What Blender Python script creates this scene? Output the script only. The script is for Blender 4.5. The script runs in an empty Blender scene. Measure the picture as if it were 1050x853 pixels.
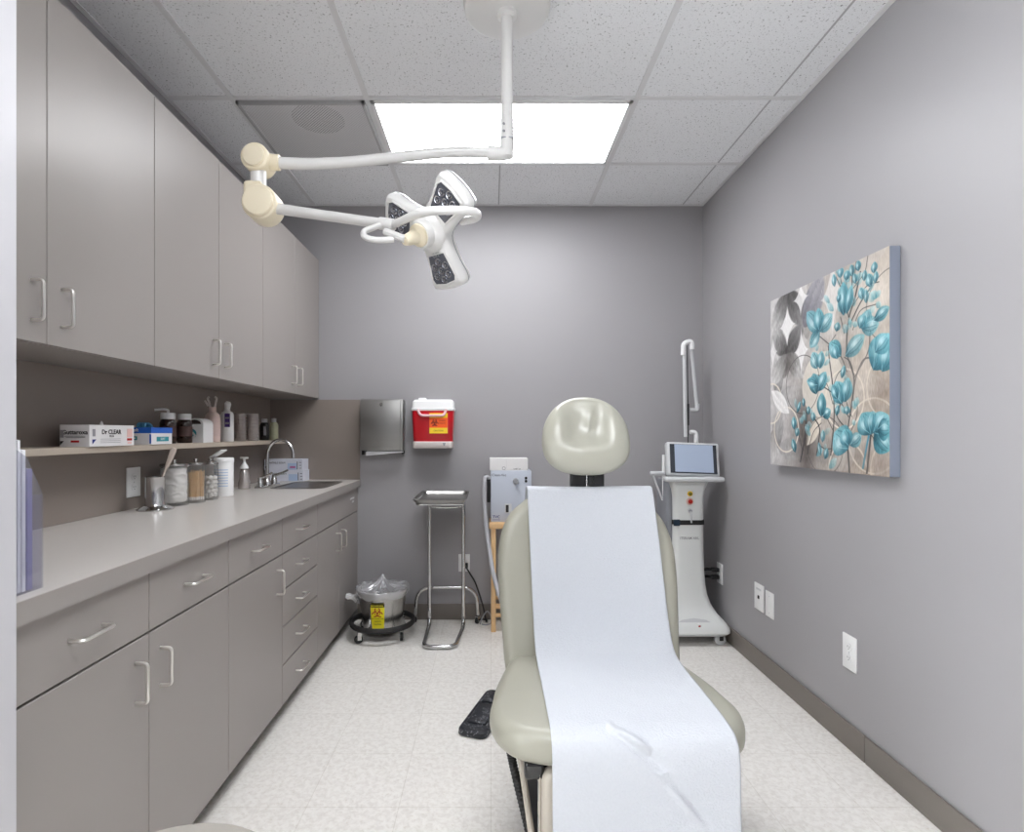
import bpy, bmesh, math, random
import numpy as np
from mathutils import Vector, Matrix, noise
random.seed(7)
S = bpy.context.scene
COL = S.collection
PI = math.pi
F, CX, CY, CZ = 568.0, 503.5, 443.7, 1.236     # lens in pixels of the 1050x853 frame, vanishing point, eye height

def P(px, py, Y):
    return Vector(((px - CX) * Y / F, Y, CZ - (py - CY) * Y / F))

# ------------------------------------------------------------------ mesh builder
class MB:
    def __init__(s):
        s.bm = bmesh.new(); s.mi = 0
    def _in(s, t, M=None):
        if M is not None: t.transform(M)
        for f in t.faces: f.material_index = s.mi
        me = bpy.data.meshes.new('tmp'); t.to_mesh(me); t.free()
        s.bm.from_mesh(me); bpy.data.meshes.remove(me); return s
    def box(s, x0, x1, y0, y1, z0, z1, bev=0.0, seg=2, M=None):
        t = bmesh.new(); bmesh.ops.create_cube(t, size=1)
        for v in t.verts:
            v.co = Vector((x0 + (v.co.x + .5) * (x1 - x0), y0 + (v.co.y + .5) * (y1 - y0), z0 + (v.co.z + .5) * (z1 - z0)))
        if bev > 0:
            bmesh.ops.bevel(t, geom=t.edges[:], offset=bev, segments=seg, profile=.5, affect='EDGES')
        return s._in(t, M)
    def cyl(s, p0, p1, r0, r1=None, n=24, bev=0.0):
        p0 = Vector(p0); p1 = Vector(p1); r1 = r0 if r1 is None else r1
        d = p1 - p0; L = d.length
        t = bmesh.new()
        bmesh.ops.create_cone(t, cap_ends=True, segments=n, radius1=r0, radius2=r1, depth=L)
        if bev > 0:
            ed = [e for e in t.edges if len(e.link_faces) == 2 and any(len(f.verts) > 4 for f in e.link_faces)]
            bmesh.ops.bevel(t, geom=ed, offset=bev, segments=3, profile=.5, affect='EDGES')
        M = Matrix.Translation((p0 + p1) / 2) @ d.to_track_quat('Z', 'Y').to_matrix().to_4x4()
        return s._in(t, M)
    def lathe(s, prof, c=(0, 0, 0), n=32, M=None, fn=None):
        t = bmesh.new(); rings = []
        for (r, z) in prof:
            if r <= 1e-6: rings.append([t.verts.new((0, 0, z))])
            else:
                ring = []
                for k in range(n):
                    a = 2 * PI * k / n; rr, zz = (r, z) if fn is None else fn(r, z, a)
                    ring.append(t.verts.new((rr * math.cos(a), rr * math.sin(a), zz)))
                rings.append(ring)
        for a, b in zip(rings, rings[1:]):
            for k in range(n):
                k2 = (k + 1) % n
                if len(a) == 1 and len(b) == 1: continue
                if len(a) == 1: t.faces.new((a[0], b[k2], b[k]))
                elif len(b) == 1: t.faces.new((a[k], a[k2], b[0]))
                else: t.faces.new((a[k], a[k2], b[k2], b[k]))
        bmesh.ops.recalc_face_normals(t, faces=t.faces[:])
        T = Matrix.Translation(Vector(c))
        return s._in(t, T if M is None else M @ T)
    def tube(s, pts, r, n=12, closed=False, cap=True):
        pts = [Vector(p) for p in pts]; m = len(pts)
        rs = r if isinstance(r, (list, tuple)) else [r] * m
        t = bmesh.new(); rings = []; up = None
        for i in range(m):
            if closed: d = pts[(i + 1) % m] - pts[i - 1]
            else: d = pts[min(i + 1, m - 1)] - pts[max(i - 1, 0)]
            d.normalize()
            if up is None:
                up = Vector((0, 0, 1)) if abs(d.z) < .9 else Vector((1, 0, 0))
            a = up - d * up.dot(d)
            a.normalize(); up = a; b = d.cross(a)
            rings.append([t.verts.new(pts[i] + rs[i] * (a * math.cos(2 * PI * k / n) + b * math.sin(2 * PI * k / n))) for k in range(n)])
        for i in range(m if closed else m - 1):
            A = rings[i]; B = rings[(i + 1) % m]
            for k in range(n):
                t.faces.new((A[k], A[(k + 1) % n], B[(k + 1) % n], B[k]))
        if cap and not closed:
            t.faces.new(rings[0][::-1]); t.faces.new(rings[-1])
        bmesh.ops.recalc_face_normals(t, faces=t.faces[:])
        return s._in(t)
    def prism(s, out, h, M=None, bev=0.0, seg=2, z0=0.0):
        """2-D outline in local XY pushed from z0 to z0+h."""
        t = bmesh.new()
        a = [t.verts.new((x, y, z0)) for x, y in out]; b = [t.verts.new((x, y, z0 + h)) for x, y in out]
        n = len(out); t.faces.new(a[::-1]); t.faces.new(b)
        for k in range(n): t.faces.new((a[k], a[(k + 1) % n], b[(k + 1) % n], b[k]))
        if bev > 0:
            ed = [e for e in t.edges if abs(e.verts[0].co.z - e.verts[1].co.z) < 1e-7]
            bmesh.ops.bevel(t, geom=ed, offset=bev, segments=seg, profile=.5, affect='EDGES')
        bmesh.ops.recalc_face_normals(t, faces=t.faces[:])
        return s._in(t, M)
    def loft(s, rings, M=None, caps=True, closed=True):
        t = bmesh.new(); R = [[t.verts.new(p) for p in ring] for ring in rings]
        n = len(R[0])
        for a, b in zip(R, R[1:]):
            for k in range(n if closed else n - 1):
                t.faces.new((a[k], a[(k + 1) % n], b[(k + 1) % n], b[k]))
        if caps and closed:
            t.faces.new(R[0][::-1]); t.faces.new(R[-1])
        bmesh.ops.recalc_face_normals(t, faces=t.faces[:])
        return s._in(t, M)
    def text(s, body, size, M, extrude=.0003, align='CENTER', bold=0.0):
        cu = bpy.data.curves.new('t', 'FONT'); cu.body = body; cu.size = size; cu.extrude = extrude; cu.offset = bold
        cu.align_x = align; cu.align_y = 'CENTER'; cu.resolution_u = 2
        o = bpy.data.objects.new('t', cu); COL.objects.link(o)
        dg = bpy.context.evaluated_depsgraph_get(); dg.update()
        me = bpy.data.meshes.new_from_object(o.evaluated_get(dg))
        t = bmesh.new(); t.from_mesh(me)
        bpy.data.objects.remove(o); bpy.data.curves.remove(cu); bpy.data.meshes.remove(me)
        return s._in(t, M)
    def ring(s, r0, r1, M, n=20, h=.0004, a0=0, a1=2 * PI):
        t = bmesh.new(); k = n
        A = [t.verts.new((r0 * math.cos(a0 + (a1 - a0) * i / k), r0 * math.sin(a0 + (a1 - a0) * i / k), h)) for i in range(k + 1)]
        B = [t.verts.new((r1 * math.cos(a0 + (a1 - a0) * i / k), r1 * math.sin(a0 + (a1 - a0) * i / k), h)) for i in range(k + 1)]
        for i in range(k): t.faces.new((A[i], B[i], B[i + 1], A[i + 1]))
        return s._in(t, M)
    def biohazard(s, R, M):
        for q in range(3):
            a = PI / 2 + q * 2 * PI / 3
            T = M @ Matrix.Translation((R * .5 * math.cos(a), R * .5 * math.sin(a), 0))
            s.ring(R * .33, R * .52, T, a0=a + .55, a1=a + 2 * PI - .55)
        s.ring(R * .42, R * .53, M)
        s.ring(0.0001, R * .14, M)
        return s
    def build(s, name, mats, parent=None, origin=None, smooth=True, angle=35, sub=0):
        me = bpy.data.meshes.new(name)
        if origin is not None:
            s.bm.transform(Matrix.Translation(-Vector(origin)))
        s.bm.to_mesh(me); s.bm.free()
        for m in (mats if isinstance(mats, (list, tuple)) else [mats]): me.materials.append(m)
        o = bpy.data.objects.new(name, me); COL.objects.link(o)
        if origin is not None: o.location = origin
        if parent is not None: o.parent = parent
        if smooth:
            me.polygons.foreach_set('use_smooth', [True] * len(me.polygons))
            if angle < 180:
                try: me.set_sharp_from_angle(angle=math.radians(angle))
                except Exception: pass
        if sub:
            md = o.modifiers.new('sub', 'SUBSURF'); md.levels = sub; md.render_levels = sub
        return o

def wpart(name, mb, mats, root, **k):
    """part whose mesh was built in world coordinates, hung under an unrotated Empty"""
    mb.bm.transform(Matrix.Translation(-root_loc(root)))
    return mb.build(name, mats, parent=root, **k)
def root_loc(o):
    v = Vector(o.location)
    while o.parent: o = o.parent; v = v + Vector(o.location)
    return v
def thing(name, label, cat, loc=(0, 0, 0), rot=(0, 0, 0), group=None):
    o = bpy.data.objects.new(name, None); COL.objects.link(o)
    o.empty_display_size = .05; o.location = loc; o.rotation_euler = rot
    return tag(o, label, cat, group)
def tag(o, label, cat, group=None):
    o['label'] = label; o['category'] = cat; o['kind'] = 'thing'
    if group: o['group'] = group
    return o
def struct(o):
    o['kind'] = 'structure'; return o
def kids(o):
    return [c for c in bpy.data.objects if c.parent == o]
def copy_tree(o, parent=None):
    c = o.copy(); COL.objects.link(c)
    if parent is not None: c.parent = parent
    for ch in kids(o): copy_tree(ch, c)
    return c
def rounded(pts, r, n=6):
    pts = [Vector(p) for p in pts]; out = [pts[0]]
    for a, b, c in zip(pts, pts[1:], pts[2:]):
        u = (a - b); v = (c - b)
        ra = min(r, u.length * .49); rb = min(r, v.length * .49)
        p = b + u.normalized() * ra; q = b + v.normalized() * rb
        for i in range(n + 1):
            t = i / n; out.append(p * (1 - t) ** 2 + b * 2 * t * (1 - t) + q * t * t)
    out.append(pts[-1]); return out
def spline(pts, n=8):
    pts = [Vector(p) for p in pts]; out = []
    q = [pts[0] * 2 - pts[1]] + pts + [pts[-1] * 2 - pts[-2]]
    for i in range(1, len(q) - 2):
        for k in range(n):
            t = k / n; a, b, c, d = q[i - 1], q[i], q[i + 1], q[i + 2]
            out.append(.5 * ((2 * b) + (c - a) * t + (2 * a - 5 * b + 4 * c - d) * t * t + (3 * b - a - 3 * c + d) * t ** 3))
    out.append(pts[-1]); return out
def interp(x, xs, ys):
    return float(np.interp(x, xs, ys))
# frames to lay print on: text reads left to right along u, up along v
def frame(o, u, v):
    u = Vector(u).normalized(); v = Vector(v).normalized(); w = u.cross(v)
    M = Matrix((u, v, w)).transposed().to_4x4(); M.translation = Vector(o); return M
def front(x, y, z): return frame((x, y, z), (1, 0, 0), (0, 0, 1))       # print that faces the camera side (-Y)
def faceX(x, y, z): return frame((x, y, z), (0, 1, 0), (0, 0, 1))       # print that faces +X

# ------------------------------------------------------------------ materials
def lin(c):
    return tuple(((v / 255) / 12.92 if v / 255 <= .04045 else ((v / 255 + .055) / 1.055) ** 2.4) for v in c)
def mat(name, rgb, rough=.5, metal=0., var=.0, vscale=8., bump=0., bscale=200., coat=0., spec=.5, trans=0., sss=0., stretch=None):
    m = bpy.data.materials.new(name); m.use_nodes = True; nt = m.node_tree; N = nt.nodes; L = nt.links
    b = N['Principled BSDF']; c = lin(rgb)
    b.inputs['Base Color'].default_value = (*c, 1); b.inputs['Roughness'].default_value = rough
    b.inputs['Metallic'].default_value = metal; b.inputs['Specular IOR Level'].default_value = spec
    b.inputs['Coat Weight'].default_value = coat
    tc = N.new('ShaderNodeTexCoord'); src = tc.outputs['Object']
    if stretch:
        mp = N.new('ShaderNodeMapping'); mp.inputs['Scale'].default_value = stretch
        L.new(src, mp.inputs['Vector']); src = mp.outputs['Vector']
    if var > 0:
        n = N.new('ShaderNodeTexNoise'); n.inputs['Scale'].default_value = vscale; n.inputs['Detail'].default_value = 4
        L.new(src, n.inputs['Vector'])
        mx = N.new('ShaderNodeMix'); mx.data_type = 'RGBA'
        mx.inputs['A'].default_value = (*[v * (1 - var) for v in c], 1); mx.inputs['B'].default_value = (*[min(1, v * (1 + var)) for v in c], 1)
        L.new(n.outputs['Fac'], mx.inputs['Factor']); L.new(mx.outputs['Result'], b.inputs['Base Color'])
    if bump > 0:
        n2 = N.new('ShaderNodeTexNoise'); n2.inputs['Scale'].default_value = bscale; n2.inputs['Detail'].default_value = 3
        L.new(src, n2.inputs['Vector'])
        bp = N.new('ShaderNodeBump'); bp.inputs['Strength'].default_value = bump; bp.inputs['Distance'].default_value = .002
        L.new(n2.outputs['Fac'], bp.inputs['Height']); L.new(bp.outputs['Normal'], b.inputs['Normal'])
    return m
def clear(name, rgb=(255, 255, 255), opaque=.15, gloss=.1, body=(240, 240, 240), edge=.8):
    m = bpy.data.materials.new(name); m.use_nodes = True; nt = m.node_tree; N = nt.nodes; L = nt.links
    N.remove(N['Principled BSDF']); out = N['Material Output']
    t = N.new('ShaderNodeBsdfTransparent'); t.inputs['Color'].default_value = (*lin(rgb), 1)
    d = N.new('ShaderNodeBsdfDiffuse'); d.inputs['Color'].default_value = (*lin(body), 1)
    g = N.new('ShaderNodeBsdfGlossy'); g.inputs['Roughness'].default_value = .05
    m1 = N.new('ShaderNodeMixShader'); m1.inputs['Fac'].default_value = opaque
    L.new(t.outputs[0], m1.inputs[1]); L.new(d.outputs[0], m1.inputs[2])
    lw = N.new('ShaderNodeLayerWeight'); lw.inputs['Blend'].default_value = .25
    ml = N.new('ShaderNodeMath'); ml.operation = 'MULTIPLY_ADD'; ml.inputs[1].default_value = edge; ml.inputs[2].default_value = gloss * .4
    ml.use_clamp = True
    L.new(lw.outputs['Facing'], ml.inputs[0])
    m2 = N.new('ShaderNodeMixShader'); L.new(ml.outputs[0], m2.inputs['Fac'])
    L.new(m1.outputs[0], m2.inputs[1]); L.new(g.outputs[0], m2.inputs[2]); L.new(m2.outputs[0], out.inputs['Surface'])
    return m
def emit(name, rgb, st):
    m = bpy.data.materials.new(name); m.use_nodes = True
    b = m.node_tree.nodes['Principled BSDF']; b.inputs['Base Color'].default_value = (*lin(rgb), 1)
    b.inputs['Emission Color'].default_value = (*lin(rgb), 1); b.inputs['Emission Strength'].default_value = st
    b.inputs['Roughness'].default_value = .5
    return m

WALL = mat('wall_paint', (160, 158, 160), .42, var=.015, vscale=3, bump=.06, bscale=350, spec=.35)
WHITEWALL = mat('white_trim_paint', (200, 199, 203), .4, bump=.03)
BASEB = mat('vinyl_base', (121, 114, 108), .45, var=.03, vscale=20)
CAB = mat('cabinet_laminate', (152, 146, 142), .38, var=.025, vscale=2.5, bump=.03, bscale=500, spec=.4)
CABSHADE = mat('cabinet_gap_shade', (60, 55, 50), .7)  # shade put into the base carcass colour, so gaps between fronts look black
SPLASH = mat('splash_laminate', (138, 128, 121), .4, var=.02, vscale=3)
COUNTER = mat('counter_laminate', (198, 193, 188), .28, var=.03, vscale=60, spec=.45)
KICK = mat('toe_kick', (70, 58, 46), .6)
NICKEL = mat('brushed_nickel', (232, 229, 224), .28, 1.0)
CHROME = mat('chrome', (205, 205, 205), .14, 1.0)
STEEL = mat('stainless_steel', (176, 174, 171), .27, 1.0, var=.06, vscale=40, stretch=(1, 1, 20))
DSTEEL = mat('dispenser_steel', (150, 149, 147), .36, 1.0, var=.08, vscale=3, stretch=(.3, .3, 9))
SINKST = mat('sink_steel', (150, 148, 145), .3, 1.0, var=.05, vscale=30)
BLACK = mat('black_plastic', (22, 22, 24), .45)
BLACKG = mat('black_gloss', (14, 14, 17), .12, coat=.5)
RUBBER = mat('black_rubber', (34, 33, 33), .6, var=.2, vscale=40)
WHITEP = mat('white_plastic', (236, 236, 236), .35)
LAMPW = mat('lamp_white_enamel', (226, 225, 223), .28, coat=.2)
CREAM = mat('aged_cream_plastic', (240, 229, 203), .4)
GREYP = mat('grey_plastic', (150, 152, 156), .45)
LGREYP = mat('light_grey_plastic', (203, 204, 206), .4)
SHELF = mat('shelf_board', (178, 166, 152), .5, var=.04, vscale=14)
VINYL = mat('sage_vinyl', (162, 160, 147), .36, var=.05, vscale=9, bump=.08, bscale=260, spec=.5)
BEIGE = mat('beige_enamel', (190, 182, 170), .35)
WOOD = mat('pale_wood', (222, 184, 136), .5, var=.1, vscale=5, stretch=(12, 12, 1))
RED = mat('sharps_red', (196, 8, 28), .28, coat=.3)
ORANGE = mat('label_orange', (246, 96, 28), .5)
YELLOW = mat('label_yellow', (248, 208, 44), .5)
YELLOWB = mat('label_bright_yellow', (240, 226, 26), .5)
INK = mat('ink_black', (36, 32, 34), .6)
INKRED = mat('ink_red', (190, 40, 40), .6)
INKBLUE = mat('ink_blue', (40, 56, 130), .6)
INKPINK = mat('ink_magenta', (190, 110, 160), .6)
PALEBLUE = mat('print_pale_blue', (176, 196, 224), .6)
PALEGREY = mat('print_grey', (150, 148, 152), .6)
CARD = mat('white_card', (226, 224, 224), .6, var=.03, vscale=30)
CARDB = mat('bluish_card', (212, 214, 226), .6, var=.03, vscale=30)
BOXBLUE = mat('box_blue', (36, 96, 190), .5)
TEAL = mat('print_teal', (44, 140, 150), .55)
PURPLE = mat('print_purple', (74, 46, 120), .5)
AMBER = mat('dark_amber_bottle', (38, 18, 12), .15, coat=.5)
PINKW = mat('pinkish_plastic', (222, 198, 190), .4)
GREEN = mat('pale_green_plastic', (168, 168, 140), .4)
COTTON = mat('cotton', (240, 234, 230), .95, var=.06, vscale=40, bump=.5, bscale=120)
SWAB = mat('swab_wood', (226, 188, 140), .7, var=.12, vscale=40)
GLASS = clear('clear_glass', (252, 253, 253), .02, .08, edge=.45)
PLAST = clear('clear_plastic', (246, 246, 250), .05, .04, (230, 230, 240), edge=.4)
LINER = clear('liner_film', (250, 250, 250), .38, .25, (240, 240, 244))
CUPS = clear('cup_plastic', (244, 238, 236), .24, .2, (244, 236, 232))
SHEET = mat('file_paper', (242, 242, 246), .7)
SHEETB = mat('file_sleeve_violet', (142, 138, 184), .4)
SHEETD = mat('file_folder_grey', (110, 116, 126), .5)
DIFF = emit('light_diffuser', (250, 252, 255), 12.5)
LENS = mat('lens_dark', (86, 88, 97), .2, coat=.4)
LENSB = clear('lens_bulb', (215, 220, 228), .1, .25)
REFLECT = mat('lens_reflector', (190, 192, 200), .16, 1.0)
SCREEN = emit('screen', (150, 162, 182), .22)

def ceiling_mat():
    m = bpy.data.materials.new('acoustic_tile'); m.use_nodes = True; nt = m.node_tree; N = nt.nodes; L = nt.links
    b = N['Principled BSDF']; b.inputs['Roughness'].default_value = .9; b.inputs['Specular IOR Level'].default_value = .1
    tc = N.new('ShaderNodeTexCoord')
    n = N.new('ShaderNodeTexNoise'); n.inputs['Scale'].default_value = 120; n.inputs['Detail'].default_value = 3; n.inputs['Roughness'].default_value = .7
    L.new(tc.outputs['Object'], n.inputs['Vector'])
    r = N.new('ShaderNodeValToRGB'); r.color_ramp.elements[0].position = .60; r.color_ramp.elements[1].position = .67
    r.color_ramp.elements[0].color = (*lin((244, 245, 247)), 1); r.color_ramp.elements[1].color = (*lin((158, 157, 158)), 1)
    L.new(n.outputs['Fac'], r.inputs['Fac'])
    n2 = N.new('ShaderNodeTexNoise'); n2.inputs['Scale'].default_value = 230; n2.inputs['Detail'].default_value = 2
    L.new(tc.outputs['Object'], n2.inputs['Vector'])
    r2 = N.new('ShaderNodeValToRGB'); r2.color_ramp.elements[0].position = .35; r2.color_ramp.elements[1].position = .65
    r2.color_ramp.elements[0].color = (.93, .93, .93, 1); r2.color_ramp.elements[1].color = (1, 1, 1, 1)
    L.new(n2.outputs['Fac'], r2.inputs['Fac'])
    mx = N.new('ShaderNodeMix'); mx.data_type = 'RGBA'; mx.blend_type = 'MULTIPLY'; mx.inputs['Factor'].default_value = 1
    L.new(r.outputs['Color'], mx.inputs['A']); L.new(r2.outputs['Color'], mx.inputs['B'])
    L.new(mx.outputs['Result'], b.inputs['Base Color'])
    return m
TILE = ceiling_mat()
TBAR = mat('grid_metal', (224, 224, 225), .5)
SCORE = mat('tile_score', (184, 184, 186), .8)

def floor_mat():
    m = bpy.data.materials.new('vinyl_tile_floor'); m.use_nodes = True; nt = m.node_tree; N = nt.nodes; L = nt.links
    b = N['Principled BSDF']; b.inputs['Roughness'].default_value = .36; b.inputs['Specular IOR Level'].default_value = .4
    tc = N.new('ShaderNodeTexCoord')
    def ramp(src, p0, p1, c0, c1):
        r = N.new('ShaderNodeValToRGB'); r.color_ramp.elements[0].position = p0; r.color_ramp.elements[1].position = p1
        r.color_ramp.elements[0].color = (*c0, 1); r.color_ramp.elements[1].color = (*c1, 1); L.new(src, r.inputs['Fac']); return r.outputs['Color']
    n1 = N.new('ShaderNodeTexNoise'); n1.inputs['Scale'].default_value = 55; n1.inputs['Detail'].default_value = 4; n1.inputs['Distortion'].default_value = .6
    L.new(tc.outputs['Object'], n1.inputs['Vector'])
    c1 = ramp(n1.outputs['Fac'], .36, .60, lin((232, 228, 222)), lin((245, 242, 237)))
    n2 = N.new('ShaderNodeTexNoise'); n2.inputs['Scale'].default_value = 120; n2.inputs['Detail'].default_value = 3
    L.new(tc.outputs['Object'], n2.inputs['Vector'])
    c2 = ramp(n2.outputs['Fac'], .60, .68, (1, 1, 1), (.90, .88, .85))
    br = N.new('ShaderNodeTexBrick'); br.offset = 0; br.squash = 1
    br.inputs['Scale'].default_value = 1; br.inputs['Brick Width'].default_value = .3048; br.inputs['Row Height'].default_value = .3048
    br.inputs['Mortar Size'].default_value = .0016; br.inputs['Mortar Smooth'].default_value = .2
    br.inputs['Color1'].default_value = (1, 1, 1, 1); br.inputs['Color2'].default_value = (.975, .975, .975, 1); br.inputs['Mortar'].default_value = (.86, .85, .83, 1)
    L.new(tc.outputs['Object'], br.inputs['Vector'])
    def mul(a, c):
        mx = N.new('ShaderNodeMix'); mx.data_type = 'RGBA'; mx.blend_type = 'MULTIPLY'; mx.inputs['Factor'].default_value = 1
        L.new(a, mx.inputs['A']); L.new(c, mx.inputs['B']); return mx.outputs['Result']
    L.new(mul(mul(c1, c2), br.outputs['Color']), b.inputs['Base Color'])
    return m
FLOOR = floor_mat()

def paper_mat():
    m = mat('exam_paper', (200, 203, 209), .75, var=.045, vscale=170, bump=.9, bscale=190, spec=.2)
    return m
PAPER = paper_mat()

# ------------------------------------------------------------------ room shell
LX, RX, BY, FY, H = -1.465, 1.407, 3.674, -1.6, 2.743
def slab(name, m, *b):
    o = MB().box(*b).build(name, m, smooth=False); return struct(o)
slab('floor', FLOOR, LX - .1, RX + .1, FY - .1, BY + .1, -.05, 0)
slab('ceiling', TILE, LX - .1, RX + .1, FY - .1, BY + .1, H, H + .05)
mb = MB(); ly0, ly1, lz0, lz1 = -.35, .78, .10, 2.6
mb.box(LX - .1, LX, FY - .1, ly0, 0, H); mb.box(LX - .1, LX, ly1, BY + .1, 0, H)
mb.box(LX - .1, LX, ly0, ly1, 0, lz0); mb.box(LX - .1, LX, ly0, ly1, lz1, H)
struct(mb.build('wall_left', WALL, smooth=False))
mb = MB()
for a in ((ly0, ly0 + .05, lz0, lz1), (ly1 - .05, ly1, lz0, lz1), (.19, .24, lz0, lz1), (ly0, ly1, lz0, lz0 + .05), (ly0, ly1, lz1 - .05, lz1)):
    mb.box(LX - .08, LX - .02, a[0], a[1], a[2], a[3], .004)
added_win = struct(mb.build('added_window', WHITEWALL))  # unseen window, added behind the camera to bring daylight into the room
MB().box(LX - .054, LX - .05, ly0 + .04, ly1 - .04, lz0 + .04, lz1 - .04).build('added_window_pane', GLASS, parent=added_win, smooth=False)
slab('wall_right', WALL, RX, RX + .1, FY - .1, BY + .1, 0, H)
slab('wall_back', WALL, LX, RX, BY, BY + .1, 0, H)
slab('wall_front', WALL, LX, RX, FY - .1, FY, 0, H)
# white painted wall end in front of the cabinet run
slab('wall_partition', WHITEWALL, LX, -.857, .88, 1.0, 0, H)
# baseboards
def baseb(name, *b): return struct(MB().box(*b, .004).build(name, BASEB))
baseb('baseboard_back', -.885, RX - .012, BY - .012, BY, 0, .105)
baseb('baseboard_right', RX - .012, RX, 2.071, BY, 0, .1)
baseb('baseboard_right', RX - .012, RX, FY, 2.069, 0, .1)
# laminate splash panels on the left wall and at the end by the sink
slab('trim_1', SPLASH, LX, LX + .004, 1.0, BY, .9255, 1.462)
slab('trim_2', SPLASH, LX + .004, -.868, BY - .004, BY, .9255, 1.455)
# T-bar ceiling grid
XG = [-1.167, -.5595, .6565]; YG = [3.10, 2.49, 1.88, 1.27, .66, .05, -.56, -1.17]
mb = MB()
for x in XG: mb.box(x - .012, x + .012, FY, BY, H - .005, H + .001)
for y in YG: mb.box(LX, RX, y - .012, y + .012, H - .0046, H + .001)
mb.box(LX, LX + .02, FY, BY, H - .004, H + .001); mb.box(RX - .02, RX, FY, BY, H - .004, H + .001); mb.box(LX, RX, BY - .02, BY, H - .0042, H + .001)
mb.mi = 1
mb.box(1.262, 1.270, FY, BY, H - .0015, H + .001); mb.box(.046, .054, 3.112, BY, H - .0015, H + .001)
struct(mb.build('trim_3', [TBAR, SCORE], smooth=False))

# ------------------------------------------------------------------ ceiling lights and vent
def troffer(x0, x1, y0, y1, label):
    t = thing('ceiling_light', label, 'ceiling light', ((x0 + x1) / 2, (y0 + y1) / 2, H))
    f = MB()
    for b in ((x0, x0 + .02, y0, y1), (x1 - .02, x1, y0, y1), (x0, x1, y0, y0 + .02), (x0, x1, y1 - .02, y1)):
        f.box(b[0], b[1], b[2], b[3], H - .012, H + .002, .002)
    wpart('frame', f, WHITEP, t)
    wpart('diffuser', MB().box(x0 + .019, x1 - .019, y0 + .019, y1 - .019, H - .008, H - .002), DIFF, t, smooth=False)
    return t
troffer(-.5475, .6445, 2.502, 3.088, 'lit rectangular ceiling light panel between the round vent and plain tiles')
troffer(-.5475, .6445, .062, .648, 'added lit ceiling panel overhead, out of view, brightening the room')  # second panel, added out of view as extra light for the room

def perforated():
    m = bpy.data.materials.new('perforated_sheet'); m.use_nodes = True; nt = m.node_tree; N = nt.nodes; L = nt.links
    b = N['Principled BSDF']; b.inputs['Base Color'].default_value = (*lin((224, 223, 224)), 1); b.inputs['Roughness'].default_value = .5
    out = N['Material Output']; tc = N.new('ShaderNodeTexCoord')
    mp = N.new('ShaderNodeMapping'); mp.inputs['Rotation'].default_value = (0, 0, PI / 4); L.new(tc.outputs['Object'], mp.inputs['Vector'])
    v = N.new('ShaderNodeTexVoronoi'); v.voronoi_dimensions = '2D'; v.inputs['Scale'].default_value = 95; v.inputs['Randomness'].default_value = 0
    L.new(mp.outputs['Vector'], v.inputs['Vector'])
    lt = N.new('ShaderNodeMath'); lt.operation = 'LESS_THAN'; lt.inputs[1].default_value = .31; L.new(v.outputs['Distance'], lt.inputs[0])
    t = N.new('ShaderNodeBsdfTransparent'); mx = N.new('ShaderNodeMixShader')
    L.new(lt.outputs[0], mx.inputs['Fac']); L.new(b.outputs[0], mx.inputs[1]); L.new(t.outputs[0], mx.inputs[2]); L.new(mx.outputs[0], out.inputs['Surface'])
    return m
vx0, vx1, vy0, vy1 = -1.155, -.5715, 2.502, 3.088; vcx, vcy = (vx0 + vx1) / 2, (vy0 + vy1) / 2
t = thing('ceiling_vent', 'square perforated ceiling air vent with a dark round duct behind it', 'air vent', (vcx, vcy, H))
wpart('perforated_panel', MB().box(vx0, vx1, vy0, vy1, H - .018, H - .017), perforated(), t, smooth=False)
f = MB()
for b in ((vx0, vx0 + .016, vy0, vy1), (vx1 - .016, vx1, vy0, vy1), (vx0, vx1, vy0, vy0 + .016), (vx0, vx1, vy1 - .016, vy1)):
    f.box(*b, H - .020, H + .001, .002)
wpart('frame', f, mat('vent_frame', (176, 176, 177), .5), t)
wpart('backing', MB().box(vx0 + .004, vx1 - .004, vy0 + .004, vy1 - .004, H - .004, H - .001), mat('vent_backing', (196, 196, 197), .7), t, smooth=False)
wpart('duct', MB().cyl((-.825, 2.65, H - .010), (-.825, 2.65, H - .004), .122, n=40), mat('vent_duct', (30, 30, 31), .8), t)

# ------------------------------------------------------------------ cabinets
def pull(mb, x, y, z, axis, half=.05, proj=.032, r=.0042):
    a = Vector((0, 1, 0)) if axis == 'y' else Vector((0, 0, 1)); c = Vector((x, y, z)); n = Vector((1, 0, 0))
    mb.tube(rounded([c - a * half, c - a * half + n * proj, c + a * half + n * proj, c + a * half], .012, 5), r, 10)
def front_panel(root, kind, x, y0, y1, z0, z1, hy=None, hz=None, axis='z', m=CAB):
    d = wpart(kind, MB().box(x - .018, x, y0, y1, z0, z1, .0012, 1), m, root, smooth=False)
    if hy is not None:
        h = MB(); pull(h, x - .001, hy, hz, axis); wpart('handle', h, NICKEL, d)
    return d
BXF, UXF = -.885, -1.142
def carcass(root, x0, x1, y0, y1, z0, z1, top):
    c = MB(); t = .018
    c.box(x0, x1, y0, y0 + t, z0, z1); c.box(x0, x1, y1 - t, y1, z0, z1)
    c.box(x0, x1, y0 + t, y1 - t, z0, z0 + t); c.box(x0, x0 + .006, y0 + t, y1 - t, z0 + t, z1)
    if top: c.box(x0, x1, y0 + t, y1 - t, z1 - t, z1)
    return wpart('carcass', c, CAB if top else CABSHADE, root, smooth=False)
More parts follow.
